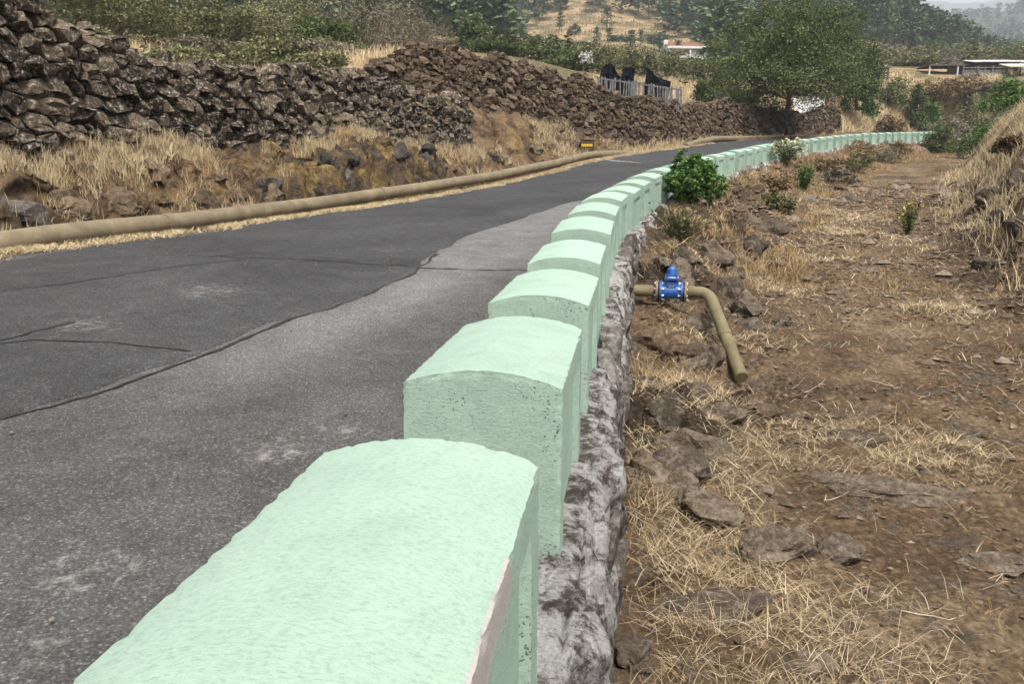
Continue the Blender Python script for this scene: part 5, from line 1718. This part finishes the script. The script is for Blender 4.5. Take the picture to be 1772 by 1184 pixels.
p = wood_pts(600, 1240, 1560, 200, 420, 503)
wood('pine_wood', 'pine wood on the hill behind the big tree', p, RNG.uniform(.8, 1.2, len(p)), 504)
p = wood_pts(700, 1560, 2200, 250, 520, 505)
wood('pine_wood', 'pine wood in the valley beyond the sheds', p, RNG.uniform(.55, .95, len(p)), 506)
p = wood_pts(2700, 1350, 2200, 520, 1750, 507)
wood('far_wood', 'hazy wooded mountain slopes in the far distance', p, np.clip(p[:, 1] / 900, .8, 1.9), 508, src=far_src)

def keep_left(p):
    s, t = inv(p[:, 0], p[:, 1])
    return p[(t < -12) | (s > 80)]
p = keep_left(wood_pts(330, 830, 1250, 66, 175, 511))
wood('olive_scrub', 'low olive scrub covering the fields below the bare hill', p, RNG.uniform(.10, .26, len(p)), 512, 'leaf_olive')
p = keep_left(wood_pts(260, 1400, 1760, 100, 210, 513))
wood('olive_scrub', 'low olive scrub between the sheds and the pine spur', p, RNG.uniform(.16, .34, len(p)), 514, 'leaf_olive')

# ------------------------------------------------------------------ buildings, fence, sheds
def thing(name, label, cat, loc, rz=0):
    o = bpy.data.objects.new(name, None); COL.objects.link(o)
    o.location = loc; o.rotation_euler.z = rz
    tag(o, label, cat)
    return o
def part(par, name, boxes, mat, label=None, bev=0):
    mb = MB()
    for bx in boxes:
        mb.box(bx[0], bx[1], bx[2] if len(bx) > 2 else None, bev)
    return obj(name, mb.mesh(name), M[mat], par, label=label)
# white house on the hill
b = at(1185, 104, 186)
h = thing('house', 'white house with a red tiled roof on the hillside', 'house', (b.x, b.y, b.z), .06)
part(h, 'wall', [((0, 0, 1.1), (10.5, 6, 3.0))], 'white')
part(h, 'roof', [((0.3, -.6, 3.4), (10.9, 6.2, .22), Matrix.Rotation(.30, 3, 'X'))], 'terracotta')
part(h, 'eave', [((0.3, -3.4, 2.28), (10.8, .9, .5))], 'white')
part(h, 'chimney', [((-4.9, -1, 3.1), (.8, .8, 2.2))], 'white')
for x in (-4.6, .2, 4.6): part(h, 'porch_post', [((x, -3.5, 1.0), (.3, .3, 2.2))], 'white')
for x in (-2.4, 2.4): part(h, 'window', [((x, -3.02, 1.0), (1.5, .08, 1.1))], 'grey_sheet')
# low sheds below the house
b = at(1176, 131, 118)
h = thing('animal_shed', 'low open shed, dark inside, with a flat roof below the white house', 'shed', (b.x, b.y, b.z), .05)
part(h, 'roof', [((0, 0, 1.55), (5.6, 3, .12))], 'grey_wood')
part(h, 'back_wall', [((0, 1.3, .7), (5.4, .1, 1.6))], 'net')  # black colour stands in for the shade inside the open shed
for x in (-2.6, -1.0, .8, 2.6): part(h, 'post', [((x, -1.35, .7), (.12, .12, 1.6))], 'grey_wood')
part(h, 'side_wall', [((-2.0, -1.3, .55), (1.3, .1, 1.2))], 'teal_net')
b = at(1172, 117, 132)
h = thing('lean_to', 'brown lean-to roof between the white house and the open shed', 'shed', (b.x, b.y, b.z), 0)
part(h, 'roof', [((0, 0, .8), (3.8, 2.2, .3), Matrix.Rotation(.12, 3, 'Y'))], 'terracotta')
for x in (-1.6, 0.2, 1.6): part(h, 'post', [((x, -.9, 0), (.14, .14, 1.6))], 'dark_wood')
# picket fence on the brown wall with black nets behind
fe = thing('picket_fence', 'grey weathered picket fence on top of the brown wall', 'fence', (0, 0, 0))
fa, fb = at(1036, 172, 37.0), at(1178, 190, 41.0)
ta, tb = at(1034, 131, 37.0), at(1180, 152, 41.0)
rgf = random.Random(9)
npk = 34
pick = MB().box((0, 0, .5), (.085, .025, 1.0)).mesh('picket'); pick.materials.append(M['grey_wood'])
for i in range(npk):
    q = i / (npk - 1)
    if rgf.random() < .08: continue
    p0 = fa.lerp(fb, q); p1 = ta.lerp(tb, q)
    o = obj('picket', pick, None, fe, (p0.x, p0.y, p0.z - .2))
    o.scale = (rgf.choice([.7, 1, 1.3]), 1, (p1.z - p0.z + .2) * rgf.uniform(.9, 1.04))
    o.rotation_euler = (rgf.uniform(-.05, .05), rgf.uniform(-.04, .04), .35)
for dz in (-.08, -.75):
    d = tb - ta
    R = d.to_track_quat('X', 'Z').to_matrix()
    part(fe, 'rail', [((ta + tb) / 2 + Vector((0, .05, dz)), (d.length, .05, .06), R)] if False else [(tuple((ta + tb) / 2 + Vector((0, .06, dz))), (d.length, .05, .07), R)], 'grey_wood')
def net_thing(label, prof, Y, mat='net'):
    # hung cloth: folded sheet with real thickness
    top = [at(u, v, Y) for u, v in prof]
    mbv = []
    n = len(top)
    bm = bmesh.new()
    rows = []
    for k in range(5):
        row = []
        for i, q in enumerate(top):
            f = k / 4
            zb = at(prof[i][0], 172, Y).z
            z = q.z * (1 - f) + zb * f
            row.append(bm.verts.new((q.x, q.y + .18 * math.sin(i * 2.1 + k) + f * .25, z)))
        rows.append(row)
    for k in range(4):
        for i in range(n - 1):
            bm.faces.new((rows[k][i], rows[k][i + 1], rows[k + 1][i + 1], rows[k + 1][i]))
    g = bmesh.ops.solidify(bm, geom=bm.faces[:], thickness=.04)
    me = bpy.data.meshes.new('shade_net'); bm.to_mesh(me); bm.free()
    obj('shade_net', me, M[mat], label=label, cat='net', group='dark nets behind the fence')
net_thing('pointed dark net behind the left end of the fence', [(1038, 130), (1044, 114), (1055, 109), (1062, 113), (1070, 128), (1074, 133)], 39.5)
net_thing('small square dark net behind the middle of the fence', [(1075, 133), (1080, 117), (1090, 116), (1099, 118), (1090, 130), (1086, 135)], 40.2)
net_thing('dark net sweeping down behind the right half of the fence', [(1117, 136), (1120, 115), (1126, 123), (1134, 130), (1146, 135), (1160, 141)], 41.0)
# green shade net triangle left of the big tree
q0, q1, q2, q3 = at(1237, 156, 52), at(1257, 160, 52), at(1238, 170, 51.6), at(1245, 172, 51.6)
bm = bmesh.new()
f = bm.faces.new([bm.verts.new(q) for q in (q0, q1, q3, q2)])
bmesh.ops.solidify(bm, geom=[f], thickness=.03)
me = bpy.data.meshes.new('shade_net'); bm.to_mesh(me); bm.free()
obj('shade_net', me, M['teal_net'], label='small grey green net stretched left of the big tree', cat='net')
# junk behind wall C: pale sheets and a striped cloth on a rack
for i, (u, v, w, hh, mt, lab, rz) in enumerate([(1384, 196, .9, 1.2, 'white', 'white sheet leaning behind the wall below the big tree', .3), (1402, 194, .9, 1.4, 'tin', 'grey metal sheet beside the white sheet behind the wall', -.3), (1418, 190, .8, 1.0, 'white', 'pale panel left of the striped cloth', .2)]):
    q = at(u, v, 62)
    mb = MB()
    for j in range(5):
        mb.box(((j - 2) * w / 5, .03 * (j % 2), hh / 2), (w / 5 * .96, .05, hh), None, .008)
    obj('leaning_sheet', mb.mesh('leaning_sheet'), M[mt], None, (q.x, q.y, q.z), lab, 'sheet', 'pale sheets behind the wall', rot=(-.2, .12 * (i - 1), rz))
q = at(1438, 192, 63)
bm = bmesh.new()
vs = [[bm.verts.new((-.65 + 1.3 * i / 14, .06 * math.sin(i * 1.9 + j * .6), 1.2 - j * .3)) for i in range(15)] for j in range(5)]
for j in range(4):
    for i in range(14): bm.faces.new((vs[j][i], vs[j][i + 1], vs[j + 1][i + 1], vs[j + 1][i]))
bmesh.ops.solidify(bm, geom=bm.faces[:], thickness=.03)
me = bpy.data.meshes.new('striped_cloth'); bm.to_mesh(me); bm.free()
obj('striped_cloth', me, M['stripe'], None, (q.x, q.y, q.z), 'red and white striped cloth hanging behind the short wall', 'cloth')
# pergola
b = at(1492, 133, 92)
h = thing('pergola', 'low flat roofed pergola shelter behind the cactus clump', 'shelter', (b.x, b.y, b.z - .1), -.05)
part(h, 'roof', [((0, 0, 1.0), (5.0, 3, .14))], 'grey_wood')
for x in (-2.3, -.1, .9, 2.3): part(h, 'post', [((x, -1.3, .3), (.16, .16, 1.4))], 'grey_wood')
part(h, 'back_wall', [((0, 1.3, .3), (4.8, .12, 1.3))], 'dark_wood')
part(h, 'rail', [((.2, -1.3, .12), (4.6, .06, .12))], 'dark_wood')
# shed yard
b = at(1715, 140, 95)
h = thing('farm_shed', 'patchwork farm shed with white sheet roofs and a grey fence', 'shed', (b.x, b.y, b.z + .1), -.06)
part(h, 'wall', [((0, 2.2, 1.0), (8.2, .2, 2.8))], 'dark_wood')
for i in range(5): part(h, 'roof_sheet', [((-1.75 + i * 1.06, 1.4, 2.36 + .012 * (i % 2)), (1.03, 2.6, .07), Matrix.Rotation(.2, 3, 'X'))], 'tin')
part(h, 'small_roof', [((4.1, 1.2, 2.28), (1.7, 2.2, .08), Matrix.Rotation(.2, 3, 'X'))], 'tin')
part(h, 'canopy', [((2.6, -1.2, 1.5), (4.0, 2.4, .12), Matrix.Rotation(.24, 3, 'X'))], 'cream_sheet')
for i in range(5): part(h, 'grey_panel', [((-3.4 + i * .92, -1.0, .5), (.88, .06, 1.05))], 'grey_sheet')
for x in (-3.9, -2.2, -.6, 1.0, 2.5, 4.3): part(h, 'post', [((x, -1.2, .6), (.15, .15, 1.8))], 'grey_wood')
part(h, 'rail', [((-1.2, -1.28, 1.28), (5.4, .08, .12))], 'grey_wood')
part(h, 'gable_vent', [((-1.3 + k * .3, 2.08, 1.7), (.16, .06, .5)) for k in range(6)], 'white')
b = at(1645, 138, 98)
h = thing('carport', 'long thin dark roof on posts left of the farm shed', 'shelter', (b.x, b.y, b.z), -.04)
part(h, 'roof', [((0, 0, 1.55), (7.0, 3.2, .14))], 'dark_wood')
for x in (-3.3, 0, 3.2): part(h, 'post', [((x, -1.4, .6), (.16, .16, 1.9))], 'tin')

# ------------------------------------------------------------------ air
bm = bmesh.new()
bmesh.ops.create_cube(bm, size=1, matrix=Matrix.Translation((0, 0, 330)) @ Matrix.Diagonal((7000, 7000, 1060, 1)))
me = bpy.data.meshes.new('haze'); bm.to_mesh(me); bm.free()
hm = bpy.data.materials.new('haze_air'); hm.use_nodes = True
nt = hm.node_tree; nt.nodes.clear()
o_ = nt.nodes.new('ShaderNodeOutputMaterial'); pv = nt.nodes.new('ShaderNodeVolumePrincipled')
pv.inputs['Color'].default_value = (.80, .88, .96, 1)
pv.inputs['Density'].default_value = .00055
pv.inputs['Anisotropy'].default_value = .2
nt.links.new(pv.outputs[0], o_.inputs['Volume'])
obj('haze', me, hm, kind='stuff', label='thin bluish haze over the far hills')

# things that share a label are told apart by their order in the row
from collections import defaultdict
_by = defaultdict(list)
for o in bpy.data.objects:
    if o.parent is None and o.get('label') and o.get('category'): _by[o['label']].append(o)
for lab, os_ in _by.items():
    if len(os_) > 1:
        os_.sort(key=lambda o: float(proj(np.array(o.location))[0]))
        for i, o in enumerate(os_):
            if i < 69: o['label'] = lab + ', ' + ordinal(i + 1) + ' from left'
